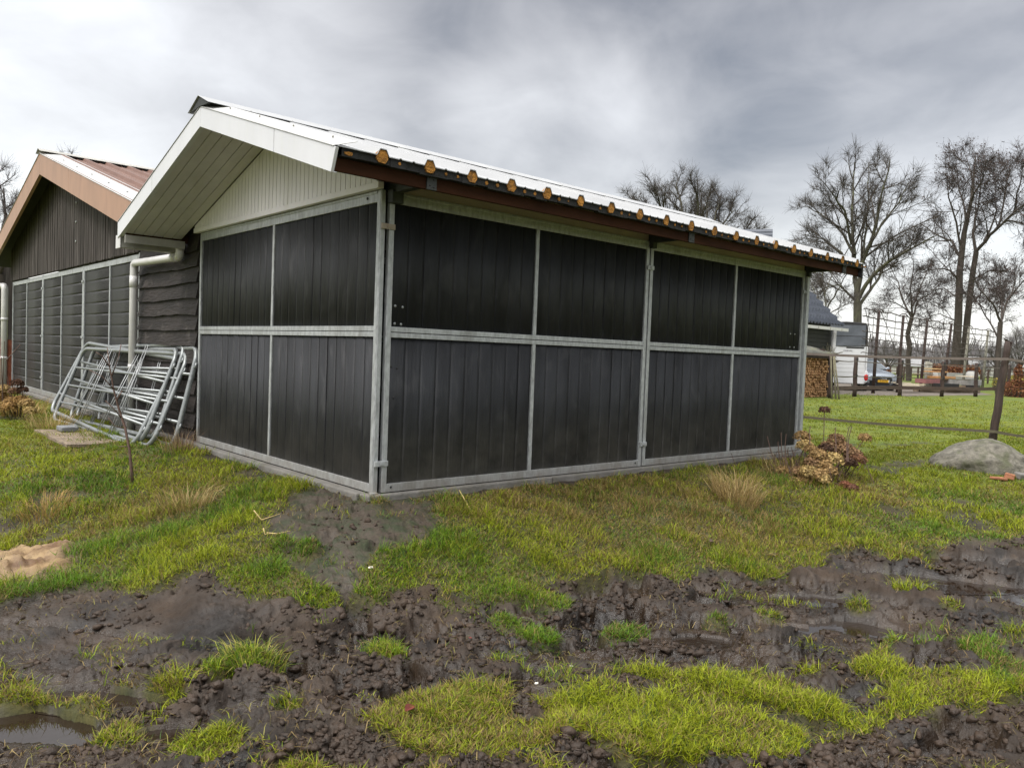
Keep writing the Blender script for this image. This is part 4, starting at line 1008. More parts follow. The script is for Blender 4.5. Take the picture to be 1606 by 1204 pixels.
tree('forked_tree', 'bare forked tree directly behind the leaning fence post at right',
     [(Vector((*at(1562, 600, D)[:2], -.1)), 0.166), (at(1566, 545, D), 0.148), (at(1569, 505, D), 0.126)],
     [limbpx([(1569, 506), (1577, 480), (1589, 453), (1600, 415)], D, 0.075, 0.015, 2), limbpx([(1569, 506), (1559, 480), (1536, 453), (1522, 425)], D, 0.068, 0.015, -2),
      limbpx([(1566, 530), (1552, 505), (1534, 475), (1520, 462)], D, 0.054, 0.015, 2), limbpx([(1569, 506), (1572, 465), (1565, 420)], D, 0.061, 0.015, 2), limbpx([(1580, 470), (1605, 440), (1625, 430)], D, 0.048, 0.015, -1)],
     dict(n=[7, 4, 3], ratio=.54, ang=(25, 62), wob=.14, trop=.03, rmin=.012, lv=2, lk=.46, lmin=1.9, tl=.6, per=1, cs=.028), ('bark2', 'twig2'), catkins=.35)
D = 48
tree('slender_tree', 'slender bare tree with thin branches behind the dark tiled house',
     [(Vector((*at(1299, 600, D)[:2], -.1)), 0.115), (at(1298, 520, D), 0.089), (at(1296, 485, D), 0.074)],
     [limbpx([(1296, 487), (1292, 455), (1290, 420), (1292, 385)], D, 0.048, 0.015, 2), limbpx([(1296, 487), (1308, 465), (1322, 440), (1330, 425)], D, 0.048, 0.015, -2),
      limbpx([(1296, 490), (1280, 465), (1268, 430)], D, 0.048, 0.015, 2), limbpx([(1297, 495), (1320, 480), (1336, 475)], D, 0.034, 0.015, 2), limbpx([(1294, 460), (1305, 430), (1310, 400)], D, 0.034, 0.015, 2)],
     dict(n=[7, 4, 2], ratio=.54, ang=(25, 60), wob=.11, trop=.05, rmin=.0115, lv=2, lk=.46, lmin=1.6, tl=.6, per=1), ('bark', 'twig'))
# round crowned tree whose trunk the stable roof hides
D = 62
tree('round_crowned_tree', 'bare round-crowned tree showing only its crown above the stable roof', 
     [(Vector((*at(1078, 590, D)[:2], -.1)), .5), (at(1078, 480, D), .42), (at(1080, 420, D), .38)],
     [limbpx([(1080, 425), (1075, 370), (1068, 320), (1060, 283)], D, .2, .03, 2), limbpx([(1080, 425), (1088, 370), (1095, 325), (1090, 290)], D, .2, .03, -2),
      limbpx([(1079, 430), (1050, 385), (1020, 340), (990, 312)], D, .18, .03, 2), limbpx([(1079, 430), (1105, 385), (1120, 345), (1130, 310)], D, .18, .03, 2),
      limbpx([(1079, 435), (1120, 400), (1150, 375), (1185, 362)], D, .16, .03, -2), limbpx([(1078, 420), (1045, 365), (1035, 320), (1030, 298)], D, .16, .03, -3),
      limbpx([(1084, 410), (1108, 350), (1112, 305)], D, .14, .03, 3), limbpx([(1105, 390), (1135, 350), (1150, 330)], D, .12, .03, 3), limbpx([(1050, 390), (1015, 355), (985, 335)], D, .12, .03, 3)],
     dict(n=[9, 5, 3], ratio=.53, ang=(20, 50), wob=.09, trop=.06, rmin=.0165, lv=2, lk=.45, lmin=3.2, tl=.85, per=1), ('bark', 'twig'))
D = 24
tree('left_edge_tree', 'bare twiggy tree at the left edge behind the barn', 
     [(Vector((*at(-8, 600, D)[:2], -.1)), .22), (at(-6, 500, D), .17), (at(-4, 430, D), .14)],
     [limbpx([(-4, 432), (2, 390), (8, 340), (6, 295)], D, .08, .015, 1), limbpx([(-4, 432), (10, 400), (24, 360), (30, 325)], D, .07, .015, -1), limbpx([(-4, 440), (-12, 390), (-10, 320), (-4, 270)], D, .08, .015, 1), limbpx([(-4, 450), (15, 425), (30, 385)], D, .06, .015, 1)],
     dict(n=[7, 4, 3], ratio=.5, ang=(20, 50), wob=.12, trop=.06, rmin=.006, lv=2, lk=.38, lmin=.9, tl=.35, per=1), ('bark2', 'twig2'), 'bare trees behind the barn')
D = 60
tree('barn_ridge_tree', 'bare treetop whose twigs just show above the barn roof ridge', 
     [(Vector((*at(106, 590, D)[:2], -.1)), .3), (at(106, 400, D), .22), (at(106, 320, D), .16)],
     [limbpx([(106, 322), (102, 280), (100, 240)], D, .08, .02, 1), limbpx([(106, 322), (110, 280), (113, 238)], D, .08, .02, -1), limbpx([(106, 330), (98, 290), (92, 262)], D, .07, .02, 1), limbpx([(106, 330), (116, 290), (122, 256)], D, .07, .02, 1)],
     dict(n=[6, 4], ratio=.5, ang=(15, 40), wob=.1, trop=.1, rmin=.014, lv=1, lk=.25, lmin=.8, tl=.6, per=1), ('bark', 'twig'), 'bare trees behind the barn')
D = 140
for i, (px, top, lab) in enumerate(((1600, 522, 'distant pale bare tree at the right edge, above the far wood'), (1562, 548, 'distant low bare tree left of the right-edge one, half hidden by the post'), (1392, 540, 'distant bare bushy tree seen through the left of the trellis'))):
    D = 140 + 10 * i
    tree('distant_tree', lab, [(Vector((*at(px, 590, D)[:2], -.1)), .3), (at(px, 575, D), .25)],
         [limbpx([(px, 577), (px + dx * .5, (577 + top + ady) / 2), (px + dx, top + ady)], D, .13, .04, dd) for dx, ady, dd in ((-16, 14, 2), (-8, 4, -2), (0, 0, 2), (9, 3, 3), (17, 12, -3), (-20, 26, 1), (22, 24, 1))],
         dict(n=[7, 4], ratio=.5, ang=(20, 60), wob=.14, trop=.03, rmin=.04, lv=1, lk=.4, lmin=2.8, tl=1.3, per=2), ('bark2', 'fartree'), 'distant trees')
# far wood
def far_wood():
    n = 5200; px = rng.uniform(1180, 2000, n); d = rng.uniform(210, 330, n); tb = Tubes()
    prof = 545 + 8 * np.sin(px / 31.) + 7 * np.sin(px / 83. + 1) + 3 * np.sin(px / 11.)
    for i in range(n):
        b = at(px[i], 600, d[i]); H = (588 - prof[i]) * d[i] / FPX * rng.uniform(.45, 1.0)
        base = Vector((b.x, b.y, -.2)); q = rng.normal(0, .12, 3)
        tb.add([base, base + Vector((q[0] * H, q[1] * H, H * .5)), base + Vector((q[0] * H * 2 + q[2] * 3, q[1] * H * 2, H))], .35, .09, 3)
        for k in range(3):
            s = base + Vector((q[0] * H, q[1] * H, H * rng.uniform(.3, .7))); e = s + Vector((rng.normal(0, .16) * H, rng.normal(0, .16) * H, H * rng.uniform(.15, .35)))
            tb.add([s, s.lerp(e, .5), e], .14, .06, 3)
    tag(tb.build('far_wood', 'fartree', None, False), 'hazy grey band of bare woodland on the horizon', 'woodland', kind='stuff')
far_wood()

# ------------------------------------------------------------------ near fence: leaning post and its two tapes
PB = Vector((10.92, -.62, -.12))
def roughpost(h, r, lean, n=9, seg=12):
    P = []; rs = []
    for i in range(n + 1):
        t = i / n; P.append((lean[0] * t * h + random.gauss(0, .004), lean[1] * t * h + random.gauss(0, .004), h * t)); rs.append(r * (1.06 - .12 * t) * random.uniform(.95, 1.05))
    return MB().tube(P, rs, seg)
t = thing('leaning_fence_post', 'dark weathered fence post leaning right beside the boulder', 'fence post', 'fence posts', tuple(PB))
mb = roughpost(1.66, .057, (.045, -.075)); mb.build('post', 'postwood', t)
MB().prism([(.03, -.2, 1.62), (.13, -.1, 1.64), (.1, -.05, 1.71), (.02, -.12, 1.69)], (.02, .02, .0)).build('splintered_top', 'postwood', t)
def tape(pts, w, name, label, m, cat='fence tape', group=None, sag=.02):
    mb = MB(); Q = []
    for a, b in zip(pts[:-1], pts[1:]):
        for k in range(8): f = k / 8; p = Vector(a).lerp(Vector(b), f); p.z -= sag * math.sin(math.pi * f); Q.append(p)
    Q.append(Vector(pts[-1]))
    for a, b in zip(Q[:-1], Q[1:]):
        mb.beam(a, b, .003, w)
    return tag(mb.build(name, m), label, cat, group)
def side(d, z, px): 
    p = at(px, 600, d); return (p.x, p.y, z)
n_ = (-.075, -.055)
tape([side(13.9, .20, 1150), side(14.4, .165, 1257), (PB.x - .07, PB.y - .06, .115), side(15.0, .05, 1640), side(16.4, .0, 1800)], .042, 'fence_tape', 'lower dark fence tape running from behind the stable to the leaning post', 'tape', group='fence tapes')
tape([side(13.9, 1.22, 1150), side(14.4, 1.24, 1257), (PB.x - .03, PB.y - .16, 1.26), side(15.0, 1.24, 1640), side(16.4, 1.22, 1800)], .040, 'fence_tape', 'upper grey-brown fence tape near the top of the leaning post', 'tape2', group='fence tapes')

hp = at(1150, 600, 13.9); t = thing('fence_post', 'dark fence post behind the stable holding the ends of the two tapes', 'fence post', 'fence posts', (hp.x, hp.y, -.1))
roughpost(1.5, .06, (.01, .02)).build('post', 'postwood', t)
# ------------------------------------------------------------------ post and rail fence across the field
fps = [(1303, 27.6, 560), (1341, 30.2, 563), (1412, 33.4, 567), (1478, 35.3, 570), (1531, 37.7, 573), (1581, 42, 577), (1640, 47, 579)]
names = ['beside the firewood stack', 'in front of the white trailer', 'right of the grey car', 'in front of the timber pile', 'at the right end of the timber pile', 'just right of the leaning post', 'far right']
FP = []
for (px, d, ty), lab in zip(fps, names):
    p = at(px, 600, d); p.z = -.02; FP.append(p)
    if px > 1620: continue
    hy = 602 + (at(px, 602, d).z - CAMLOC[2]) * 0 ; h = 1.40
    t = thing('fence_post', 'dark wooden fence post ' + lab, 'fence post', 'fence posts', tuple(p))
    roughpost(h, .075, (random.uniform(-.02, .02), random.uniform(-.02, .02)), 6, 8).build('post', 'postwood', t)
    MB().box(-.11, -.06, -.11, -.06, h - .12, h - .03).build('insulator', 'black', t); MB().box(-.11, -.06, -.11, -.06, .72, .8).build('insulator', 'black', t)
fo = Vector((-.05, -.07, 0))
FPo = [p + fo for p in FP]
tape([p + Vector((0, 0, 1.26)) for p in FPo], .035, 'fence_tape', 'thin top tape of the post and rail fence across the field', 'tape2', group='fence tapes', sag=.03)
tape([p + Vector((0, 0, .74)) for p in FPo], .03, 'fence_tape', 'thin middle tape of the post and rail fence across the field', 'tape', group='fence tapes', sag=.03)
rl = MB()
for a, b in zip(FPo[:-1], FPo[1:]): rl.beam(a + Vector((0, 0, .34)), b + Vector((0, 0, .34)), .035, .13)
tag(rl.build('fence_rail', 'railwood'), 'low brown timber rail joining the field fence posts', 'fence rail')

# ------------------------------------------------------------------ espalier trellis
TP = [(1370, 35), (1408, 38), (1444, 41), (1480, 44), (1510, 47.5), (1541, 51)]
tr = thing('espalier_trellis', 'tall espalier trellis of posts with a wavy cane grid behind the field fence', 'trellis')
tops = []; random.seed(8)
for i, (px, d) in enumerate(TP):
    p = at(px, 600, d); p.z = -.05; ln = Vector((random.uniform(.0, .2), random.uniform(-.16, -.04), 3.38)); q = p + ln; tops.append((p, q))
    MB().tube([p, p.lerp(q, .5) + Vector((.03, .02, 0)), q], [.075, .065, .06], 8).build('post', 'paleBark' if i >= 4 else 'postwood', tr)
    MB().tube([q + Vector((-.12, .12, -.02)), q + Vector((-.04, .03, .06)), q + Vector((.06, -.06, .05)), q + Vector((.12, -.14, -.05))], .022, 5).build('top_knot', 'bark2', tr)
first = (tops[0][0] + (tops[0][0] - tops[1][0]) * .55, tops[0][1] + (tops[0][1] - tops[1][1]) * .55)
last = (tops[-1][0] + (tops[-1][0] - tops[-2][0]) * .45, tops[-1][1] + (tops[-1][1] - tops[-2][1]) * .45)
alls = [first] + tops + [last]; cane = MB(); wire = MB()
for row in range(7):
    f = .985 - row * .083
    for (a0, a1), (b0, b1) in zip(alls[:-1], alls[1:]):
        A = a0.lerp(a1, f); B = b0.lerp(b1, f); pts = [A.lerp(B, k / 7) + Vector((0, 0, random.gauss(0, .02))) for k in range(8)]
        pts[0] = A; pts[-1] = B
        cane.tube(pts, [.024 if row in (0, 1) else .017] * 8, 5)
for (a0, a1), (b0, b1) in zip(alls[:-1], alls[1:]):
    for f in (.33, .68):
        A = a0.lerp(b0, f); B = a1.lerp(b1, f); wire.tube([A.lerp(B, .46), A.lerp(B, 1.0)], .011, 4)
    A = a0.lerp(a1, .98).lerp(b0.lerp(b1, .98), .1); B = a0.lerp(a1, .52).lerp(b0.lerp(b1, .52), .8); wire.tube([A, A.lerp(B, .5) + Vector((0, 0, .05)), B], .012, 4)
cane.build('cane_row', 'bark2', tr); wire.build('tie_wire', 'bark2', tr)

# ------------------------------------------------------------------ house, wood store, trailer, car
HX, HY = 26.95, 10.0
house = thing('house', 'dark house with slate-blue tiled roof and black boarded wall at right of the stable', 'house')
def rooftiles(x0, x1, ya, za, yb, zb, rows, m, name, parent, pitch=.24):
    """tile field: overlapping wavy courses from eave (ya,za) to ridge (yb,zb)"""
    nx = int((x1 - x0) / pitch * 6); xs = np.linspace(x0, x1, nx); V = []; F = []; n = 0
    for r_ in range(rows):
        for e in (0, 1):
            f = (r_ + e) / rows; lift = .13 if e == 0 else .0
            w = .045 * np.sin(xs / pitch * 2 * np.pi)
            V.append(np.stack([xs, np.full(nx, ya + (yb - ya) * f), za + (zb - za) * f + w + lift], 1))
        i = np.arange(nx - 1); F.append(np.stack([n + i, n + i + 1, n + nx + i + 1, n + nx + i], 1))
        if r_ > 0: F.append(np.stack([n - nx + i, n - nx + i + 1, n + i + 1, n + i], 1))
        n += 2 * nx
    o = bulk(name, np.vstack(V), np.vstack(F), m, parent, smooth=False)
    s = o.modifiers.new('solid', 'SOLIDIFY'); s.thickness = .03
    return o
EZ = 2.52; RYh = 13.0; RZh = EZ + (RYh - (HY - .35)) * .95
rooftiles(22.5, HX, HY - .35, EZ, RYh, RZh, 11, 'tile', 'roof', house); rooftiles(22.5, HX, 2 * RYh - (HY - .35), EZ, RYh, RZh, 11, 'tile', 'roof', house)
wm = MB(); z = -.1
while z < 2.5: wm.box(22.7, HX - .35, HY + .0, HY + .04, z, z + .15); wm.box(22.7, HX - .35, HY - .012, HY + .0, z + .012, z + .14); z += .155
wm.prism([(HX - .35, HY + .05, -.1), (HX - .35, 2 * RYh - HY, -.1), (HX - .35, 2 * RYh - HY, EZ), (HX - .35, RYh, RZh - .3), (HX - .35, HY + .05, EZ + .1)], (-.1, 0, 0))
wm.build('wall', 'blackboard', house)
gm = MB(); gm.box(22.5, HX + .02, HY - .5, HY - .37, EZ - .13, EZ - .02); gm.build('gutter', 'pvc', house)
for x in np.arange(22.8, 26.8, .9): MB().box(x, x + .03, HY - .515, HY - .5, EZ - .15, EZ - .01).build('gutter_bracket', 'gutter', house)
pr_ = at(1296, 530, 37.5)
MB().tube([(26.45, HY - .2, EZ - .1), (26.45, HY - .12, 0)], .085, 10).build('downpipe', 'pvc', house)
# dormer roof whose apex shows above the stable roof
dA, dB = at(1168, 364, 37), at(1212, 361, 37)
ax = (dB - dA); ax.z = 0; ax.normalize(); pv = Vector((ax.y, -ax.x, 0)); pv = pv if pv.dot(Vector((-.8, -.6, 0))) > 0 else -pv
dm = MB(); ap = dB.copy(); bk = ap - ax * 4 
for sg in (1, -1):
    e1 = ap + pv * sg * 1.5 - Vector((0, 0, 1.5)); e0 = e1 - ax * 4
    for k in range(9):
        f0, f1 = k / 9, (k + 1) / 9
        a, b, c_, d = ap.lerp(e1, f0), ap.lerp(e1, f1 + .015), bk.lerp(e0, f1 + .015), bk.lerp(e0, f0)
        u = Vector((0, 0, .05)); dm.quadbox([a, b + u, c_ + u, d, a + u, b + u * 2, c_ + u * 2, d + u])
dm.build('dormer_roof', 'tile', house)
dw = MB(); a = ap - ax * .12 - Vector((0, 0, .16)); dw.prism([a, a + pv * 1.3 - Vector((0, 0, 1.35)), a - pv * 1.3 - Vector((0, 0, 1.35))], tuple(-ax * .1))
dw.build('dormer_gable', 'trailer', house)
ds = MB(); a = ap - ax * .3 - Vector((0, 0, 1.2)); ds.quadbox([a + pv * 1.2 - Vector((0, 0, 3)), a - pv * 1.2 - Vector((0, 0, 3)), a - pv * 1.2 - ax * 3.5 - Vector((0, 0, 3)), a + pv * 1.2 - ax * 3.5 - Vector((0, 0, 3)), a + pv * 1.2, a - pv * 1.2, a - pv * 1.2 - ax * 3.5, a + pv * 1.2 - ax * 3.5])
ds.build('dormer_wall', 'blackboard', house)
# firewood store
WX0, WX1, WY = 17.0, 22.35, 8.15
ws = thing('wood_store', 'low wood store with mossy corrugated roof beside the black house', 'wood store')
n = 90; xs = np.linspace(WX0, WX1 + .25, n); V = []; 
for (y, z) in ((WY - .45, 1.42), (WY + .55, 1.66), (WY + .56, 1.62), (WY + 1.6, 1.92)):
    V.append(np.stack([xs, np.full(n, y), z + .04 * np.sin(xs * 2 * np.pi / .177)], 1))
F = []
for k in range(3): i = np.arange(n - 1); F.append(np.stack([k * n + i, k * n + i + 1, (k + 1) * n + i + 1, (k + 1) * n + i], 1))
o = bulk('roof', np.vstack(V), np.vstack(F), 'corr', ws); o.modifiers.new('s', 'SOLIDIFY').thickness = .015
fm = MB(); fm.box(WX0, WX1 + .2, WY - .38, WY - .33, 1.28, 1.38); fm.box(WX1 - .12, WX1, WY - .3, WY - .18, -.1, 1.36); fm.box(WX0, WX1, WY + 1.4, WY + 1.45, -.1, 1.9); fm.box(WX1 - .02, WX1 + .02, WY - .1, WY + 1.4, -.1, 1.6)
fm.build('frame', 'postwood', ws)
random.seed(4)
lg = thing('firewood_stack', 'stack of split firewood with orange cut ends under the corrugated roof', 'firewood', loc=(WX1 - .5, WY, 0))
le = MB(); lb_ = MB(); z = .0; r_i = 0
while z < 1.30:
    x = -2.2 + random.uniform(0, .06); hh = random.uniform(.075, .1)
    while x < .35:
        w = random.uniform(.07, .14); k = random.choice((4, 5, 5, 6)); a0 = random.uniform(0, 6.28); cx = x + w / 2; cz = z + hh / 2; dpt = -.30 + random.uniform(-.05, .05)
        P = [(cx + w * .46 * math.cos(a0 + 6.283 * q / k) * random.uniform(.8, 1.05), dpt, cz + hh * .49 * math.sin(a0 + 6.283 * q / k) * random.uniform(.85, 1.1)) for q in range(k)]
        le.prism(P, (0, .3, 0)); x += w * .97
    z += hh * .93
le.build('cut_logs', 'log', lg)
for i, (px, dpx, lab) in enumerate(((1306, -5, 'mossy pole leaning against the wood store, left of three'), (1312.5, -8, 'mossy pole leaning against the wood store, middle of three'), (1318, -12, 'mossy pole leaning against the wood store, right of three'))):
    a = at(px, 600, 27.0); a.z = -.05; b = at(px + dpx, 600, 27.5); b.z = 1.42
    tag(MB().tube([a, a.lerp(b, .5), b], [.028, .026, .022], 8).build('pole', 'pole'), lab, 'pole', 'poles leaning on the wood store')
tg = thing('climbing_shrub', 'small twiggy bare shrub on the wood store roof end', 'shrub', None, (WX1 + .15, WY - .2, 1.35)); sh = Tubes()
for k in range(45):
    d = Vector((random.gauss(0, .6), random.gauss(0, .6), 1)); p = branch_pts((random.uniform(-.2, .2), 0, 0), d, random.uniform(.25, .55), 4, .3, -.1); sh.add(p, .012, .006, 3)
sh.build('twigs', 'pole', tg)
# horse trailer, rear to the camera
tl = thing('horse_trailer', 'white horse trailer with grey canvas top, seen from behind', 'trailer', None, tuple(Vector((*at(1322.5, 600, 37)[:2], 0))))
tl.rotation_euler = (0, 0, math.atan2(.50, .86)); TWd = .88   # local +x away from us, y to the left
def tbx(x0, x1, y0, y1, z0, z1, name, m, bev=.03, par=None): return MB().box(x0, x1, y0, y1, z0, z1).build(name, m, par or tl, bev)
tbx(0, 3.2, -TWd, TWd, .32, 1.52, 'body', 'trailer', .05); rp = tbx(-.05, -.004, -TWd + .06, TWd - .06, .32, 1.50, 'ramp', 'trailer', .02)
for z in (.62, .80, .98, 1.16): MB().box(-.056, -.051, -TWd + .1, TWd - .1, z, z + .008).build('ramp_groove', 'gutter', rp)
tbx(-.03, .0, -TWd, TWd, 1.54, 1.92, 'upper_panel', 'trailer', .02); tbx(-.045, -.031, -.75, -.05, 1.83, 1.89, 'handle_slot', 'black', .005)
tbx(.0, 3.15, -TWd + .03, TWd - .03, 1.52, 1.92, 'side_panel', 'trailer', .04)
cv = MB()   # canvas with rounded top edges
P = [(0, -TWd, 1.92), (0, -TWd, 2.70), (0, -TWd + .06, 2.86), (0, -TWd + .2, 2.93), (0, 0, 2.97), (0, TWd - .2, 2.93), (0, TWd - .06, 2.86), (0, TWd, 2.70), (0, TWd, 1.92)]
cv.prism([(-.02, b, c_) for a, b, c_ in P], (3.1, 0, 0)); cvo = cv.build('canvas_hood', 'black', tl, .02)
def drape(z0, z1, name):
    n, k = 16, 7; V = []; F = []
    for i in range(k + 1):
        for j in range(n + 1):
            y = -TWd + .1 + (2 * TWd - .14) * j / n; z = z0 + (z1 - z0) * i / k; V.append((-.05 - .03 * vn(np.array([y * 4.]), np.array([z * 5 + y * 3]), 5)[0], y, z))
    for i in range(k):
        for j in range(n): F.append((i * (n + 1) + j, i * (n + 1) + j + 1, (i + 1) * (n + 1) + j + 1, (i + 1) * (n + 1) + j))
    return bulk(name, V, F, 'canvas', tl, smooth=True)
drape(1.93, 2.33, 'canvas_flap'); drape(2.36, 2.82, 'canvas_flap'); tbx(-.07, -.02, -TWd + .06, TWd - .03, 2.335, 2.36, 'canvas_strap', 'black', .005)
tbx(-.05, -.006, -TWd - .02, -TWd + .04, .45, 1.9, 'corner_rail', 'trailer', .015)
lgt = tbx(-.08, -.01, -TWd - .06, -TWd + .08, .40, .86, 'tail_light_unit', 'trailer', .02); MB().ball((-.085, -TWd + .0, .60), .11, 10, 6, (.3, .8, 1.3)).build('red_lens', 'red', lgt)
pt = tbx(-.07, -.056, .42, .68, .72, .98, 'number_plate', 'yellow', .004)
def letters(txt, size, m, parent, mw, name='lettering'):
    cu = bpy.data.curves.new(name, 'FONT'); cu.body = txt; cu.size = size; cu.align_x = 'CENTER'; cu.align_y = 'CENTER'; cu.extrude = .002
    tmp = bpy.data.objects.new(name, cu); COL.objects.link(tmp); bpy.context.view_layer.update()
    me = bpy.data.meshes.new_from_object(tmp.evaluated_get(bpy.context.evaluated_depsgraph_get())); bpy.data.objects.remove(tmp)
    me.materials.clear(); me.materials.append(M[m]); o = bpy.data.objects.new(name, me); COL.objects.link(o); o.parent = parent; o.matrix_local = mw; return o
ROT = Matrix(((0, 0, -1, 0), (-1, 0, 0, 0), (0, 1, 0, 0), (0, 0, 0, 1)))      # text facing local -x
letters('CHEVAL', .10, 'black', tl, Matrix.Translation((-.036, -.12, 1.72)) @ ROT)
# horse head emblem
hm = MB(); hp = [(.0, .0), (.05, .10), (.03, .20), (.10, .30), (.22, .33), (.34, .26), (.42, .28), (.38, .20), (.30, .17), (.24, .20), (.20, .12), (.24, .0), (.16, -.05), (.1, .04)]
hm.prism([(-.052, .62 - a, 1.02 + b) for a, b in hp], (-.004, 0, 0)); hm.build('horse_emblem', 'black', rp)
tbx(.02, .1, -.3, .3, .30, .42, 'bumper', 'black', .01)
for sg in (1, -1):
    for x in (1.2, 1.95):
        w = MB().tube([(x, sg * (TWd + .0), .32), (x, sg * (TWd + .17), .32)], .32, 18).build('wheel', 'black', tl); MB().tube([(x, sg * (TWd + .165), .32), (x, sg * (TWd + .18), .32)], .18, 14).build('rim', 'chrome', w)
    MB().box(.75, 2.4, sg * (TWd + .09) - .1, sg * (TWd + .09) + .1, .66, .70).build('mudguard', 'black', tl, .01)
MB().tube([(3.2, .4, .45), (4.5, 0, .45)], .04, 8).build('drawbar', 'galv', tl)

# car, nose toward the field: local +x is the nose
car = thing('parked_car', 'grey hatchback parked nose-out between the white trailer and the timber pile', 'car')
nose = at(1384, 612, 39.5); car.location = (nose.x, nose.y, 0); hd = math.atan2(-.80, -.60); car.rotation_euler = (0, 0, hd)
St = [  # x, half width low, half width belt, z bottom, z belt/hood edge, z hood centre
    (0.00, .62, .60, .22, .62, .66), (-.12, .80, .74, .20, .70, .76), (-.35, .88, .83, .19, .78, .86), (-.75, .90, .86, .2, .86, .94), (-1.15, .90, .87, .2, .91, 1.0),
    (-1.3, .90, .87, .2, .93, 1.0), (-2.2, .90, .88, .2, .96, 1.0), (-3.2, .90, .88, .2, .98, 1.0), (-3.9, .88, .85, .22, .97, 1.0), (-4.2, .80, .76, .3, .9, .94)]
V = []; F = []; q = 9
for x, wl_, wb_, zb, ze, zc in St:
    for y, z in ((-wl_ * .9, zb), (-wl_, zb + .18), (-wl_, (zb + ze) / 2 + .05), (-wb_, ze), (0 - wb_ * .45, zc), (0, zc + .012), (wb_ * .45, zc), (wb_, ze), (wl_, (zb + ze) / 2 + .05), (wl_, zb + .18), (wl_ * .9, zb)):
        V.append((x, y, z))
q = 11
for i in range(len(St) - 1):
    for j in range(q): j2 = (j + 1) % q; F.append((i * q + j, i * q + j2, (i + 1) * q + j2, (i + 1) * q + j))
mb = MB(); mb.v = V; mb.f = F + [tuple(range(q)), tuple(range(len(V) - 1, len(V) - q - 1, -1))]; mb.sm = [True] * len(mb.f)
bd = mb.build('body', 'carpaint', car); sdv = bd.modifiers.new('s', 'SUBSURF'); sdv.levels = sdv.render_levels = 2
gh = MB(); G = [(-1.15, .80, .98), (-1.9, .66, 1.40), (-2.4, .62, 1.45), (-3.3, .62, 1.42), (-4.05, .74, 1.0)]
gh.prism([(x, -1 * .0, z) for x, w, z in G], (0, .001, 0)) if False else None
V = []; F = []
for x, w, z in G: V += [(x, -w, z), (x, w, z), (x, -w - .02, .93), (x, w + .02, .93)]
for i in range(len(G) - 1):
    a = 4 * i; b = a + 4; F += [(a, a + 1, b + 1, b), (a, b, b + 2, a + 2), (a + 1, a + 3, b + 3, b + 1)]
gh.v = V; gh.f = F; gh.sm = [False] * len(F); gh.build('windows', 'glass', car, .03)
rfm = MB(); rfm.quadbox([(-1.86, -.64, 1.395), (-1.86, .64, 1.395), (-3.35, .62, 1.425), (-3.35, -.62, 1.425), (-1.86, -.62, 1.43), (-1.86, .62, 1.43), (-3.35, .6, 1.455), (-3.35, -.6, 1.455)]); rfm.build('roof', 'carpaint', car, .03)
for sg in (1, -1):
    MB().beam((-1.14, sg * .81, .97), (-1.88, sg * .655, 1.41), .05, .05).build('pillar', 'carpaint', car, .01)
    h_ = MB(); h_.prism([(-.10, sg * .48, .60), (-.02, sg * .5, .68), (-.24, sg * .80, .74), (-.30, sg * .83, .66)], (-.05, 0, 0)); h_.build('headlight', 'lamp', car, .01)
    MB().prism([(.02, sg * .48, .24), (.03, sg * .52, .46), (-.16, sg * .80, .48), (-.14, sg * .78, .26)], (-.03, 0, 0)).build('air_intake', 'black', car, .01)
    for x in (-.78, -3.35):
        w = MB().tube([(x, sg * .70, .32), (x, sg * .905, .32)], .32, 20).build('wheel', 'black', car); MB().tube([(x, sg * .90, .32), (x, sg * .915, .32)], .21, 16).build('rim', 'chrome', w)
    MB().ball((-1.35, sg * .98, 1.02), .1, 8, 5, (.6, 1, .7)).build('mirror', 'carpaint', car)
gr = MB().prism([(.035, -.28, .30), (.035, -.44, .50), (.03, -.36, .64), (.03, .36, .64), (.035, .44, .50), (.035, .28, .30)], (-.04, 0, 0)).build('grille', 'black', car, .01)
for k in range(4):
    MB().tube([(.045, -.105 + .07 * k + .045 * math.cos(t_ * .5236), .575 + .045 * math.sin(t_ * .5236)) for t_ in range(12)], .008, 5, closed=True).build('ring_badge', 'chrome', gr)
np_ = MB().box(.04, .055, -.27, .27, .38, .49).build('number_plate', 'yellow', car, .004)
MB().box(.05, .0575, .235, .27, .38, .49).build('plate_band', 'trailer', np_)
ROTF = Matrix(((0, 0, 1, 0), (1, 0, 0, 0), (0, 1, 0, 0), (0, 0, 0, 1)))
letters('R 693 FB', .095, 'black', np_, Matrix.Translation((.0575, 0, .435)) @ ROTF)
MB().box(-.05, .06, -.6, .6, .20, .235).build('splitter', 'black', car, .01)
# pavement the vehicles stand on
yd = MB(); Q = [at(1250, 600, 30.5), at(1425, 600, 33.6), at(1560, 600, 42), at(1470, 600, 60), at(1300, 600, 55)]
yd.v = [(p.x, p.y, .006) for p in Q]; yd.f = [tuple(range(5))]; yd.sm = [False]
M['yard'] = mat('yard_gravel', (.12, .10, .08), .9, var=.4, scale=4)
tag(yd.build('yard', 'yard'), None, None, kind='structure')

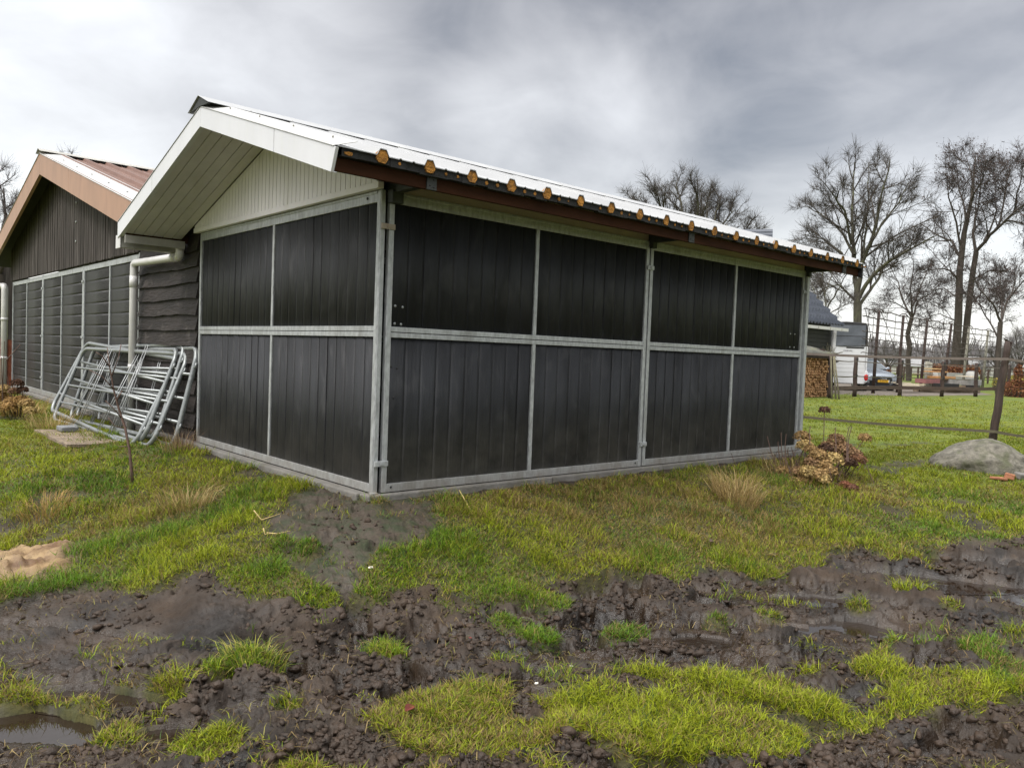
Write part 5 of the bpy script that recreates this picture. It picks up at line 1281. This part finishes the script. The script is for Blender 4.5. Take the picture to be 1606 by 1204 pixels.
# ------------------------------------------------------------------ timber pile and hedges
def plank(px0, px1, d0, d1, z, w, h, m, label, name='timber_plank', cat='plank', group='boards in the timber pile'):
    a = at(px0, 600, d0); b = at(px1, 600, d1); a.z = b.z = z
    return tag(MB().beam(a, b, w, h).build(name, m, None, .008), label, cat, group)
plank(1418, 1482, 39.0, 41.0, .18, .3, .09, 'timber', 'long pale yellow plank lowest in the timber pile, at its left')
plank(1492, 1526, 41.5, 43, .20, .3, .09, 'timber', 'pale yellow plank lowest in the timber pile, at its right end')
plank(1455, 1478, 42, 43.5, .95, .5, .06, 'orange', 'orange board tilted high on the timber pile')
plank(1462, 1490, 41.5, 43, .68, .5, .14, 'orange', 'broad orange beam in the middle of the timber pile')
plank(1443, 1466, 40.5, 41.5, .52, .5, .22, 'pink', 'faded red board on the left of the timber pile')
plank(1478, 1528, 42.5, 44, .50, .8, .26, 'greyboard', 'dark grey sheet across the right half of the timber pile')
plank(1468, 1500, 40.2, 41.3, .36, .3, .16, 'black', 'black block under the grey sheet in the timber pile')
plank(1440, 1530, 41, 44.5, .06, .5, .1, 'oldwood', 'brown bearer lying on the ground under the timber pile')
for px0, px1, d0, d1, z, w_, h_, m_, lab in ((1420, 1450, 39.5, 40.5, .34, .12, .06, 'palewood', 'thin pale batten resting across the left of the timber pile'), (1432, 1462, 42.5, 41, .82, .1, .05, 'oldwood', 'brown batten slanting behind the faded red board'),
                                  (1500, 1528, 44, 42.6, .78, .14, .05, 'palewood', 'pale batten on top of the dark grey sheet'), (1484, 1512, 42, 43, .30, .2, .08, 'oldwood', 'short brown plank end under the grey sheet'), (1448, 1476, 43.5, 42.5, 1.08, .12, .05, 'timber', 'yellow batten highest on the timber pile')):
    plank(px0, px1, d0, d1, z, w_, h_, m_, lab)
a = at(1416, 600, 37.6); pw = thing('white_pallet', 'white slatted pallet lying left of the timber pile', 'pallet', None, (a.x, a.y, .3)); pw.rotation_euler = (0, 0, -.6)
for k in range(5): MB().box(.0, .9, k * .19, k * .19 + .11, .0 + k * .03, .025 + k * .03).build('slat', 'palewood', pw)
MB().box(.05, .15, 0, .87, -.09, -.002).build('bearer', 'black', pw); MB().box(.75, .85, 0, .87, -.09, -.002).build('bearer', 'black', pw)
plank(1466, 1521, 47.5, 50, .72, .3, .36, 'palewall', 'long pale trough wall standing under the brown beech hedge', 'trough_wall', 'trough', None)
for px, d, h, lab in ((1453, 46, 1.45, 'pale thick stump of a post at the left end of the beech hedge'), (1459, 46.4, 1.4, 'thin pale post right of the thick one at the beech hedge')):
    p = at(px, 600, d); tag(MB().tube([(p.x, p.y, -.05), (p.x, p.y, h)], .13 if px == 1453 else .06, 8).build('hedge_post', 'paleBark'), lab, 'post', 'posts at the beech hedge')
tubs = at(1524, 600, 45); tb_ = thing('water_tub', 'grey-white round container at the right end of the timber pile', 'container', None, (tubs.x, tubs.y, .55))
MB().tube([(0, 0, 0), (0, 0, .1), (0, 0, .42), (0, 0, .46)], [.24, .27, .27, .2], 14).build('drum', 'palewall', tb_); MB().tube([(0, 0, .46), (0, 0, .5)], .21, 14).build('lid', 'greyboard', tb_)
tag(MB().box(tubs.x - .35, tubs.x + .35, tubs.y - .3, tubs.y + .3, -.02, .55).build('black_crate', 'black', None, .03), 'black crate carrying the grey-white container by the timber pile', 'crate')
def leafmass(name, label, cat, ellipses, n, size, group=None, cols=((.22, .09, .045), (.16, .062, .032), (.27, .13, .06), (.10, .045, .027)), stems=30, m='petal'):
    o0 = Vector(ellipses[0][0]); t = thing(name, label, cat, group, (o0.x, o0.y, 0)); P = []
    per = n // len(ellipses)
    for c_, s in ellipses:
        u = rng.normal(0, 1, (per, 3)); u /= np.linalg.norm(u, axis=1)[:, None]; u *= rng.uniform(.35, 1, (per, 1)) ** .5
        P.append(np.array([c_[0] - o0.x, c_[1] - o0.y, c_[2]]) + u * np.array(s))
    P = np.vstack(P); P[:, 2] = np.maximum(P[:, 2], .02); k = len(P)
    a = rng.normal(0, 1, (k, 3)); a /= np.linalg.norm(a, axis=1)[:, None]; b = np.cross(a, rng.normal(0, 1, (k, 3))); b /= np.linalg.norm(b, axis=1)[:, None]
    s = size * rng.uniform(.6, 1.3, (k, 1))
    V = np.stack([P - a * s, P - b * s * .55, P + a * s, P + b * s * .55], 1).reshape(-1, 3)
    C = np.repeat(np.array(cols)[rng.integers(0, len(cols), k)] * rng.uniform(.6, 1.3, (k, 1)), 4, 0)
    bulk('leaves', V, np.arange(4 * k).reshape(-1, 4), m, t, {'Col': C})
    tb = Tubes()
    for i in range(stems):
        e = P[rng.integers(0, k)]; s0 = Vector((e[0] * .8, e[1] * .8, 0)); tb.add([s0, s0.lerp(Vector(e), .5), Vector(e)], .02 * size / .06, .008 * size / .06, 3)
    tb.build('stems', 'bark2', t)
    return t
def E(px, d, z, s): p = at(px, 600, d); return ((p.x, p.y, z), s)
leafmass('beech_hedge', 'long clipped brown-leaved beech hedge behind the timber pile', 'hedge', [E(1462 + 9 * i, 48.5 + .3 * i, 1.02, (.36, .36, .34)) for i in range(8)], 5200, .065)
leafmass('beech_bush', 'low red-brown bush right behind the grey car', 'bush', [E(1377, 44, .75, (.4, .4, .5)), E(1386, 44.5, .65, (.4, .4, .4))], 900, .07, 'beech bushes')
leafmass('beech_bush', 'spiky red-brown bush right of the leaning fence post', 'bush', [E(1594, 40, .35, (.5, .5, .45)), E(1596, 40, .9, (.2, .2, .55)), E(1610, 40, .35, (.6, .6, .42)), E(1585, 40.5, .3, (.4, .4, .35))], 1500, .055, 'beech bushes')
leafmass('yellow_hedge', 'low yellow-green hedge behind the spiky red-brown bush', 'hedge', [E(1575 + 9 * i, 44, .5, (.5, .5, .42)) for i in range(6)], 2400, .06, None, ((.3, .26, .06), (.36, .25, .07), (.2, .2, .04)))
# distant fences beyond the field
df = MB()
for k in range(26):
    p = at(1340 + 11 * k, 600, 78); df.box(p.x - .06, p.x + .06, p.y - .06, p.y + .06, -.05, 1.2)
for z in (.5, .8, 1.1): df.beam((*at(1330, 600, 78)[:2], z), (*at(1626, 600, 78)[:2], z), .04, .06)
tag(df.build('distant_fence', 'railwood'), 'long thin paddock fence far beyond the trellis', 'fence')
hr = MB(); random.seed(2)
for px, w, h in ((1548, 9, 3.0), (1590, 12, 3.6), (1412, 8, 2.6)):
    p = at(px, 600, 190); t = thing('distant_farmhouse', 'pale far-off farm building on the horizon ' + {1548: 'behind the trellis end', 1590: 'at the right edge', 1412: 'left of the crooked tree'}[px], 'building', 'distant farm buildings', (p.x, p.y, 0)); t.rotation_euler = (0, 0, .75)
    MB().box(-3, 3, -w / 2, w / 2, 0, h * .6).build('wall', 'palewall', t); MB().prism([(-3.2, -w / 2 - .2, h * .6), (3.2, -w / 2 - .2, h * .6), (0, -w / 2 - .2, h * 1.3)], (0, w + .4, 0)).build('roof', 'greyboard', t)

# ------------------------------------------------------------------ boulder and bricks
def boulder():
    bm = bmesh.new(); bmesh.ops.create_icosphere(bm, subdivisions=5, radius=1)
    dr = Vector((.55, -.83, 0)); pd = Vector((.83, .55, 0))
    for v in bm.verts:
        c = v.co.copy(); u, w, z = c.x, c.y, c.z
        zz = z * (.31 if z > 0 else .2)
        sl = 1 - .42 * max(0, u) ** 1.3 if z > 0 else 1
        zz *= sl * (1 + .12 * math.sin(u * 3 + 1)); zz += .05 * (1 - u * u) * (z > 0)
        f = np.array([c.x * 2.2, c.y * 2.2 + c.z * 1.7]); k = float(fbm(f[0:1], f[1:2], 91, 5)[0] - .5)
        k2 = float(fbm(f[0:1] * 4, f[1:2] * 4 + c.z * 3, 93, 4)[0] - .5)
        r = 1 + .22 * k + .05 * k2
        p = dr * (u * .62 * r) + pd * (w * .46 * r); v.co = Vector((p.x, p.y, zz * r))
    me = bpy.data.meshes.new('boulder'); bm.to_mesh(me); bm.free(); me.polygons.foreach_set('use_smooth', [True] * len(me.polygons)); me.materials.append(M['stone'])
    o = bpy.data.objects.new('boulder', me); COL.objects.link(o); o.location = (*at(1547, 720, 11.35)[:2], -.16)
    tag(o, 'large grey mossy boulder in the grass in front of the leaning post', 'boulder')
boulder()
for i, (x, y, rz, lab) in enumerate(((*at(1583, 745, 10.62)[:2], .3, 'orange half brick lying against the foot of the boulder'), (*at(1566, 752, 10.5)[:2], 1.2, 'small orange brick piece sunk in the grass left of the half brick'), (*at(1602, 742, 10.7)[:2], -.4, 'pale brick piece at the right edge in front of the boulder'))):
    o = MB().box(-.08, .08, -.05, .05, -.02, .05 if i != 1 else .015).build('brick', 'brick' if i < 2 else 'concrete', None, .012); o.location = (x, y, gz(x, y) + .02); o.rotation_euler = (.2, .1, rz); tag(o, lab, 'brick', 'bricks by the boulder')
for (x, y, s, lab) in ((-.67, -1.0, .013, 'white pebble on the bare path near the stable corner'), (-.42, -2.39, .011, 'white pebble in the mud at the edge of the front grass strip, right one'), (-.68, -2.43, .008, 'tiny white pebble in the mud left of the other one')):
    o = MB().ball((0, 0, 0), s, 9, 6, (1.4, 1, .6), .15).build('pebble', 'pebble'); o.location = (x, y, gz(x, y) + s * .3); tag(o, lab, 'pebble', 'white pebbles')
def leaf(x, y, s, lab, m='redleaf', rz=0):
    mb = MB(); n = 9
    for i in range(2):
        sg = 1 - 2 * i; mb.quad((-s, 0, 0), (-s * .3, sg * s * .5, .35 * s), (s * .5, sg * s * .42, .3 * s), (s, 0, .1 * s))
    o = mb.build('fallen_leaf', m); o.location = (x, y, gz(x, y) + .03); o.rotation_euler = (.3, .1, rz); o.modifiers.new('s', 'SOLIDIFY').thickness = .001; tag(o, lab, 'leaf', 'fallen leaves')
leaf(-1.33, -2.38, .034, 'dark red fallen leaf in the front grass strip, largest one', rz=.5); leaf(-.58, -1.82, .02, 'small red fallen leaf in the middle of the mud', rz=1.2)
leaf(1.92, -1.56, .035, 'brown fallen leaf in the grass in front of the stable wall', 'stem', .3); leaf(2.1, -1.95, .03, 'pale straw-coloured fallen leaf near the right mud edge', 'straw', 2.)

# ------------------------------------------------------------------ dried hydrangea, sapling, stems
def hydrangea(heads, stems, loc, label, name='hydrangea', cat='shrub', group='dried hydrangeas', extra=0):
    t = thing(name, label, cat, group, loc)
    for (x, y, z, r, c) in heads:
        n = int(330 * (r / .08) ** 1.2); u = rng.normal(0, 1, (n, 3)); u /= np.linalg.norm(u, axis=1)[:, None]; u[:, 2] = np.where(u[:, 2] < -.35, -u[:, 2], u[:, 2])
        P = u * r * rng.uniform(.72, 1.05, (n, 1)) * np.array([1, 1, .78]); nr = u + rng.normal(0, .45, (n, 3)); nr /= np.linalg.norm(nr, axis=1)[:, None]
        a = np.cross(nr, rng.normal(0, 1, (n, 3))); a /= np.linalg.norm(a, axis=1)[:, None]; b = np.cross(nr, a); s = .0112 * rng.uniform(.7, 1.3, (n, 1)) * (r / .08) ** .3
        V = np.stack([P - a * s, P - b * s, P + a * s, P + b * s + nr * s * .5], 1).reshape(-1, 3)
        C = np.repeat(np.array(c) * rng.uniform(.45, 1.35, (n, 1)) * np.array([1, 1, 1]), 4, 0)
        o = bulk('flower_head', V, np.arange(4 * n).reshape(-1, 4), 'petal', t, {'Col': C}); o.location = (x, y, z)
    tb = Tubes()
    for pts, r in stems: tb.add([Vector(p) for p in pts], r, r * .7, 5)
    tb.build('stems', 'stem', t)
    return t
def hyd_right():
    base = Vector((4.98, -.78, 0)); gzb = gz(4.98, -.78); base.z = gzb
    tan = (.36, .235, .10); brn = (.27, .165, .085); yel = (.46, .335, .14); drk = (.11, .062, .04)
    H = []
    #  px, py, dist offset, radius, colour
    for px, py, dd, r, c in ((1258, 686, .1, .075, tan), (1262, 700, .0, .075, yel), (1272, 706, -.2, .06, tan), (1284, 715, -.3, .075, tan), (1276, 726, -.3, .08, brn), (1290, 728, -.3, .08, tan), (1301, 703, .2, .085, brn),
                             (1312, 690, .3, .075, brn), (1318, 700, .3, .07, tan), (1306, 722, -.2, .085, yel), (1326, 707, .2, .085, brn), (1338, 715, .2, .085, brn), (1345, 722, .1, .075, (.21, .105, .055)), (1332, 728, .0, .07, drk),
                             (1356, 688, .3, .06, tan), (1228, 740, -.2, .065, tan), (1252, 742, -.4, .075, brn), (1268, 741, -.5, .08, yel), (1280, 745, -.5, .075, tan), (1290, 752, -.5, .07, yel), (1246, 757, -.5, .065, yel), (1262, 755, -.5, .06, tan),
                             (1294, 705, .1, .07, drk), (1300, 740, -.4, .07, tan), (1336, 766, -.5, .05, (.19, .09, .06)), (1326, 761, -.5, .045, (.22, .09, .05)), (1293, 644, .4, .05, (.13, .07, .045))):
        p = at(px, py, 9.05 + dd); H.append((p.x - base.x, p.y - base.y, p.z - base.z, r * 1.22, c))
    S = []
    for x, y, z, r, c in H:
        q = Vector((x * .45 + random.gauss(0, .05), y * .45 + random.gauss(0, .05), -.02)); S.append(([q, q.lerp(Vector((x, y, z)), .5) + Vector((random.gauss(0, .02), random.gauss(0, .02), .03)), (x, y, z)], .006))
    for px, py, px2, py2 in ((1203, 684, 1218, 732), (1220, 692, 1226, 735), (1225, 678, 1229, 732), (1233, 680, 1232, 720), (1271, 668, 1270, 690), (1311, 670, 1311, 690), (1332, 668, 1328, 700), (1336, 668, 1330, 702), (1248, 740, 1262, 700), (1205, 770, 1225, 750), (1215, 765, 1235, 745)):
        a = at(px2, py2 + 22, 8.9); b = at(px2, py2, 8.95); c_ = at(px, py, 9.0); S.append(([tuple(v - base) for v in (a, b, b.lerp(c_, .5) + Vector((0, .01, 0)), c_)], .006))
    for k in range(70):
        q = Vector((random.gauss(0, .28), random.gauss(0, .22), 0)); S.append(([q, q + Vector((random.gauss(0, .08), random.gauss(0, .08), random.uniform(.1, .3)))], .004))
    hydrangea(H, S, tuple(base), 'hydrangea bush with many dried tan flower heads at the right end of the stable')
hyd_right()
tussock(4.6, -.75, .34, 240, .1, .3, DRY[:4], 'dry_grass_tuft', 'dead straw grass tuft tangled at the left foot of the dried hydrangea', 'grass tuft', 'dry grass tufts')
def hyd_left():
    base = Vector((-.75, 9.0, gz(-.75, 9.0))); H = []; tan = (.36, .22, .08); drk = (.10, .05, .03)
    for px, py, dd, r, c in ((27, 602, -.6, .085, drk), (36, 612, -.6, .07, drk), (22, 615, -.4, .08, (.16, .09, .05)), (8, 628, 0, .12, tan), (20, 633, -.3, .12, tan), (33, 630, -.5, .11, tan), (42, 634, -.7, .1, (.4, .27, .11)), (6, 612, 0, .1, (.4, .28, .12)), (14, 640, -.5, .1, tan), (-6, 622, 0, .13, tan), (0, 640, -.3, .12, (.3, .2, .07)), (48, 645, -.9, .08, (.42, .3, .12))):
        p = at(px, py, 13.2 + dd); H.append((p.x - base.x, p.y - base.y, p.z - base.z, r, c))
    S = []
    for x, y, z, r, c in H: q = Vector((x * .6, y * .6, 0)); S.append(([q, (x, y, z)], .008))
    for px, py, px2, py2 in ((7, 535, 3, 640), (2, 560, 5, 640), (32, 540, 10, 565), (12, 590, 18, 640), (22, 585, 16, 640)):
        a, b = at(px2, py2, 13.1), at(px, py, 13); S.append(([tuple(a - base), tuple(a.lerp(b, .5) - base), tuple(b - base)], .007))
    hydrangea(H, S, tuple(base), 'dead hydrangea clump with brown heads at the left end of the barn')
hyd_left()
tussock(-.98, 8.6, .5, 700, .12, .36, [(.45, .31, .10), (.38, .25, .08), (.52, .38, .16), (.24, .2, .05)], 'dry_grass_tuft', 'broad mound of dead golden grass at the left end of the barn', 'grass tuft', 'dry grass tufts', wid=.007)
# bare sapling in front of the gates
sp = thing('sapling', 'thin bare sapling standing in the grass in front of the gates', 'sapling', None, (-1.05, 2.22, gz(-1.05, 2.22)))
o0 = Vector(sp.location); px = [(208, 768, 0), (206, 735, 0), (203, 705, 0), (196, 670, .05), (186, 640, .1), (178, 610, .1), (172, 575, .1), (168, 545, .15)]
pts = [at(x, y, 7.45 + d) - o0 for x, y, d in px]; pts[0] = Vector((0, 0, -.02))
MB().tube(pts, [.015, .013, .011, .010, .009, .007, .005, .003], 7).build('stem', 'stem', sp)
for q in ([(190, 655), (178, 640), (165, 628)], [(178, 610), (160, 590), (140, 580)], [(175, 590), (186, 560), (190, 540)], [(196, 672), (180, 668), (170, 655)], [(203, 700), (186, 700)], [(172, 575), (160, 558), (150, 552)], [(183, 628), (192, 612)]):
    MB().tube([at(x, y, 7.5) - o0 for x, y in q], [.006] + [.0035] * (len(q) - 1), 5).build('twig', 'stem', sp)
# long curved straw in front of the wall, and a few by the path
def strawstem(pts, r, lab): tag(MB().tube(pts, [r] * (len(pts) - 1) + [r * .4], 6).build('straw_stem', 'straw'), lab, 'stem', 'dry stems')
a = at(757, 828, 5.5); a.z = gz(a.x, a.y)
strawstem([tuple(a), tuple(at(748, 812, 5.6)), tuple(at(737, 798, 5.72)), tuple(at(728, 782, 5.85)), tuple(at(720, 768, 5.95))], .006, 'long curved yellow stem rising against the foot of the front wall')
for (p0, p1_, p2_, lab) in (((413, 828), (415, 850), (428, 876), 'dry stem drooping down the bank at the path, longest of three'), ((418, 835), (435, 838), (455, 832), 'dry stem lying across the bank at the path, upper one'), ((398, 800), (410, 815), (440, 805), 'dry stem sticking out of the tuft beside the path')):
    q = [at(*p, 5.2) for p in (p0, p1_, p2_)]; q = [Vector((v.x, v.y, max(v.z, gz(v.x, v.y) + .01))) for v in q]; strawstem(q, .004, lab)
# rusty sheet and boarding beyond the barn's far corner
a = at(4, 570, 19.5)
rs = MB(); rs.prism([(a.x - 1.2, a.y + .3, -.1), (a.x + .2, a.y, -.1), (a.x + .2, a.y, .95), (a.x - .5, a.y + .15, 1.05), (a.x - 1.2, a.y + .3, .7)], (.0, .04, 0))
tag(rs.build('rusty_sheet', 'rust'), 'rusty red-brown metal sheet standing beyond the barn downpipe at the left edge', 'metal sheet')
a = at(-60, 570, 24); b = at(40, 570, 24); bf = MB(); n = 36
for i in range(n):
    p = a.lerp(b, i / n); q = a.lerp(b, (i + .9) / n); bf.quadbox([(p.x, p.y, -.1), (q.x, q.y, -.1), (q.x, q.y + .03, -.1), (p.x, p.y + .03, -.1), (p.x, p.y, 3.0), (q.x, q.y, 3.0), (q.x, q.y + .03, 3.0), (p.x, p.y + .03, 3.0)])
tag(bf.build('board_fence', 'gablewood'), 'dark vertical board wall beyond the barn at the left edge', 'board wall')

# ------------------------------------------------------------------ sky and light
SUN_EL, SUN_AZ = R(50), math.atan2(.10, -1.0)          # direction to the sun, from +X toward +Y
w = bpy.data.worlds.new('World'); SC.world = w; w.use_nodes = True
nt = w.node_tree; N = nt.nodes; L = nt.links; N.clear()
out = N.new('ShaderNodeOutputWorld')
sky = N.new('ShaderNodeTexSky'); sky.sky_type = 'NISHITA'; sky.sun_disc = False; sky.sun_elevation = SUN_EL; sky.sun_rotation = R(90) - SUN_AZ; sky.dust_density = 3
bg1 = N.new('ShaderNodeBackground'); bg1.inputs['Strength'].default_value = .05; L.new(sky.outputs[0], bg1.inputs['Color'])
tc = N.new('ShaderNodeTexCoord'); nrm = N.new('ShaderNodeVectorMath'); nrm.operation = 'NORMALIZE'; L.new(tc.outputs['Generated'], nrm.inputs[0])
sx = N.new('ShaderNodeSeparateXYZ'); L.new(nrm.outputs[0], sx.inputs[0])
def math_(op, a, b=None, clamp=False):
    n = N.new('ShaderNodeMath'); n.operation = op; n.use_clamp = clamp
    for i, v in enumerate((a, b)):
        if v is None: continue
        if isinstance(v, (int, float)): n.inputs[i].default_value = v
        else: L.new(v, n.inputs[i])
    return n.outputs[0]
zc = math_('ADD', math_('MAXIMUM', sx.outputs['Z'], 0.0), .34)
cb = N.new('ShaderNodeCombineXYZ'); L.new(math_('DIVIDE', sx.outputs['X'], zc), cb.inputs[0]); L.new(math_('DIVIDE', sx.outputs['Y'], zc), cb.inputs[1])
def cloud(scale, det, dist, off):
    n = N.new('ShaderNodeTexNoise'); n.inputs['Scale'].default_value = scale; n.inputs['Detail'].default_value = det; n.inputs['Distortion'].default_value = dist; n.inputs['Roughness'].default_value = .52
    mp = N.new('ShaderNodeMapping'); mp.inputs['Location'].default_value = off; L.new(cb.outputs[0], mp.inputs[0]); L.new(mp.outputs[0], n.inputs['Vector']); return n.outputs['Fac']
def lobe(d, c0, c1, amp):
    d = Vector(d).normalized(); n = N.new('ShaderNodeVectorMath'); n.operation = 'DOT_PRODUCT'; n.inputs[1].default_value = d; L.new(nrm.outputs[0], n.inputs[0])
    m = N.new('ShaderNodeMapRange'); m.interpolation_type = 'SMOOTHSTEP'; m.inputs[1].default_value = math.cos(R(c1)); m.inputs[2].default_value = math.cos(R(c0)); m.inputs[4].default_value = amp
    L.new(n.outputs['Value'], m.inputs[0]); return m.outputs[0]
lum = math_('ADD', .32, math_('MULTIPLY', math_('SUBTRACT', cloud(1.7, 9, .7, (3.1, 1.7, 0)), .5), .62))
lum = math_('ADD', lum, math_('MULTIPLY', math_('SUBTRACT', cloud(5.2, 8, .5, (7, 2, 0)), .5), .30))
hz = N.new('ShaderNodeMapRange'); hz.interpolation_type = 'SMOOTHSTEP'; hz.inputs[1].default_value = .26; hz.inputs[2].default_value = .02; hz.inputs[4].default_value = .34; L.new(sx.outputs['Z'], hz.inputs[0])
lum = math_('ADD', lum, hz.outputs[0])
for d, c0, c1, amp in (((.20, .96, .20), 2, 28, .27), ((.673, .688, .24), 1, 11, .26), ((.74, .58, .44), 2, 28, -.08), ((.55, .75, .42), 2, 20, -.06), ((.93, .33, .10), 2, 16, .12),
                       ((-.30, -.08, .95), 8, 62, 2.6), ((0, 0, 1), 10, 50, 1.0)):  # these two: unseen glow overhead, added to light the ground
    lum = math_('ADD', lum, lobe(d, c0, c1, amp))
lum = math_('MAXIMUM', lum, .13)
cr = N.new('ShaderNodeMix'); cr.data_type = 'RGBA'; cr.inputs[6].default_value = (1.07, 1.0, .925, 1); cr.inputs[7].default_value = (1.0, .985, .96, 1)
mm = N.new('ShaderNodeMapRange'); mm.inputs[1].default_value = .2; mm.inputs[2].default_value = .7; L.new(lum, mm.inputs[0]); L.new(mm.outputs[0], cr.inputs[0])
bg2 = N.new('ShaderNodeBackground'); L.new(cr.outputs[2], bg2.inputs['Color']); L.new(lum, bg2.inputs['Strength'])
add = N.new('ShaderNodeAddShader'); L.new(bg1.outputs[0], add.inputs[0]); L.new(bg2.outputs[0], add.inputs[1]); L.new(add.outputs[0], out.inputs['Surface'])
sl = bpy.data.lights.new('sun', 'SUN'); sl.energy = 1.25; sl.angle = R(10); sl.color = (1, .98, .95)
so_ = bpy.data.objects.new('sun', sl); COL.objects.link(so_)
dv = Vector((math.cos(SUN_AZ) * math.cos(SUN_EL), math.sin(SUN_AZ) * math.cos(SUN_EL), math.sin(SUN_EL)))
so_.rotation_euler = dv.to_track_quat('Z', 'Y').to_euler(); so_.location = dv * 60

vs = SC.view_settings; vs.view_transform = 'Standard'; vs.look = 'None'; vs.gamma = 1; vs.use_curve_mapping = False; vs.exposure = .32
SC.render.engine = 'CYCLES'; SC.cycles.max_bounces = 6; SC.cycles.diffuse_bounces = 3
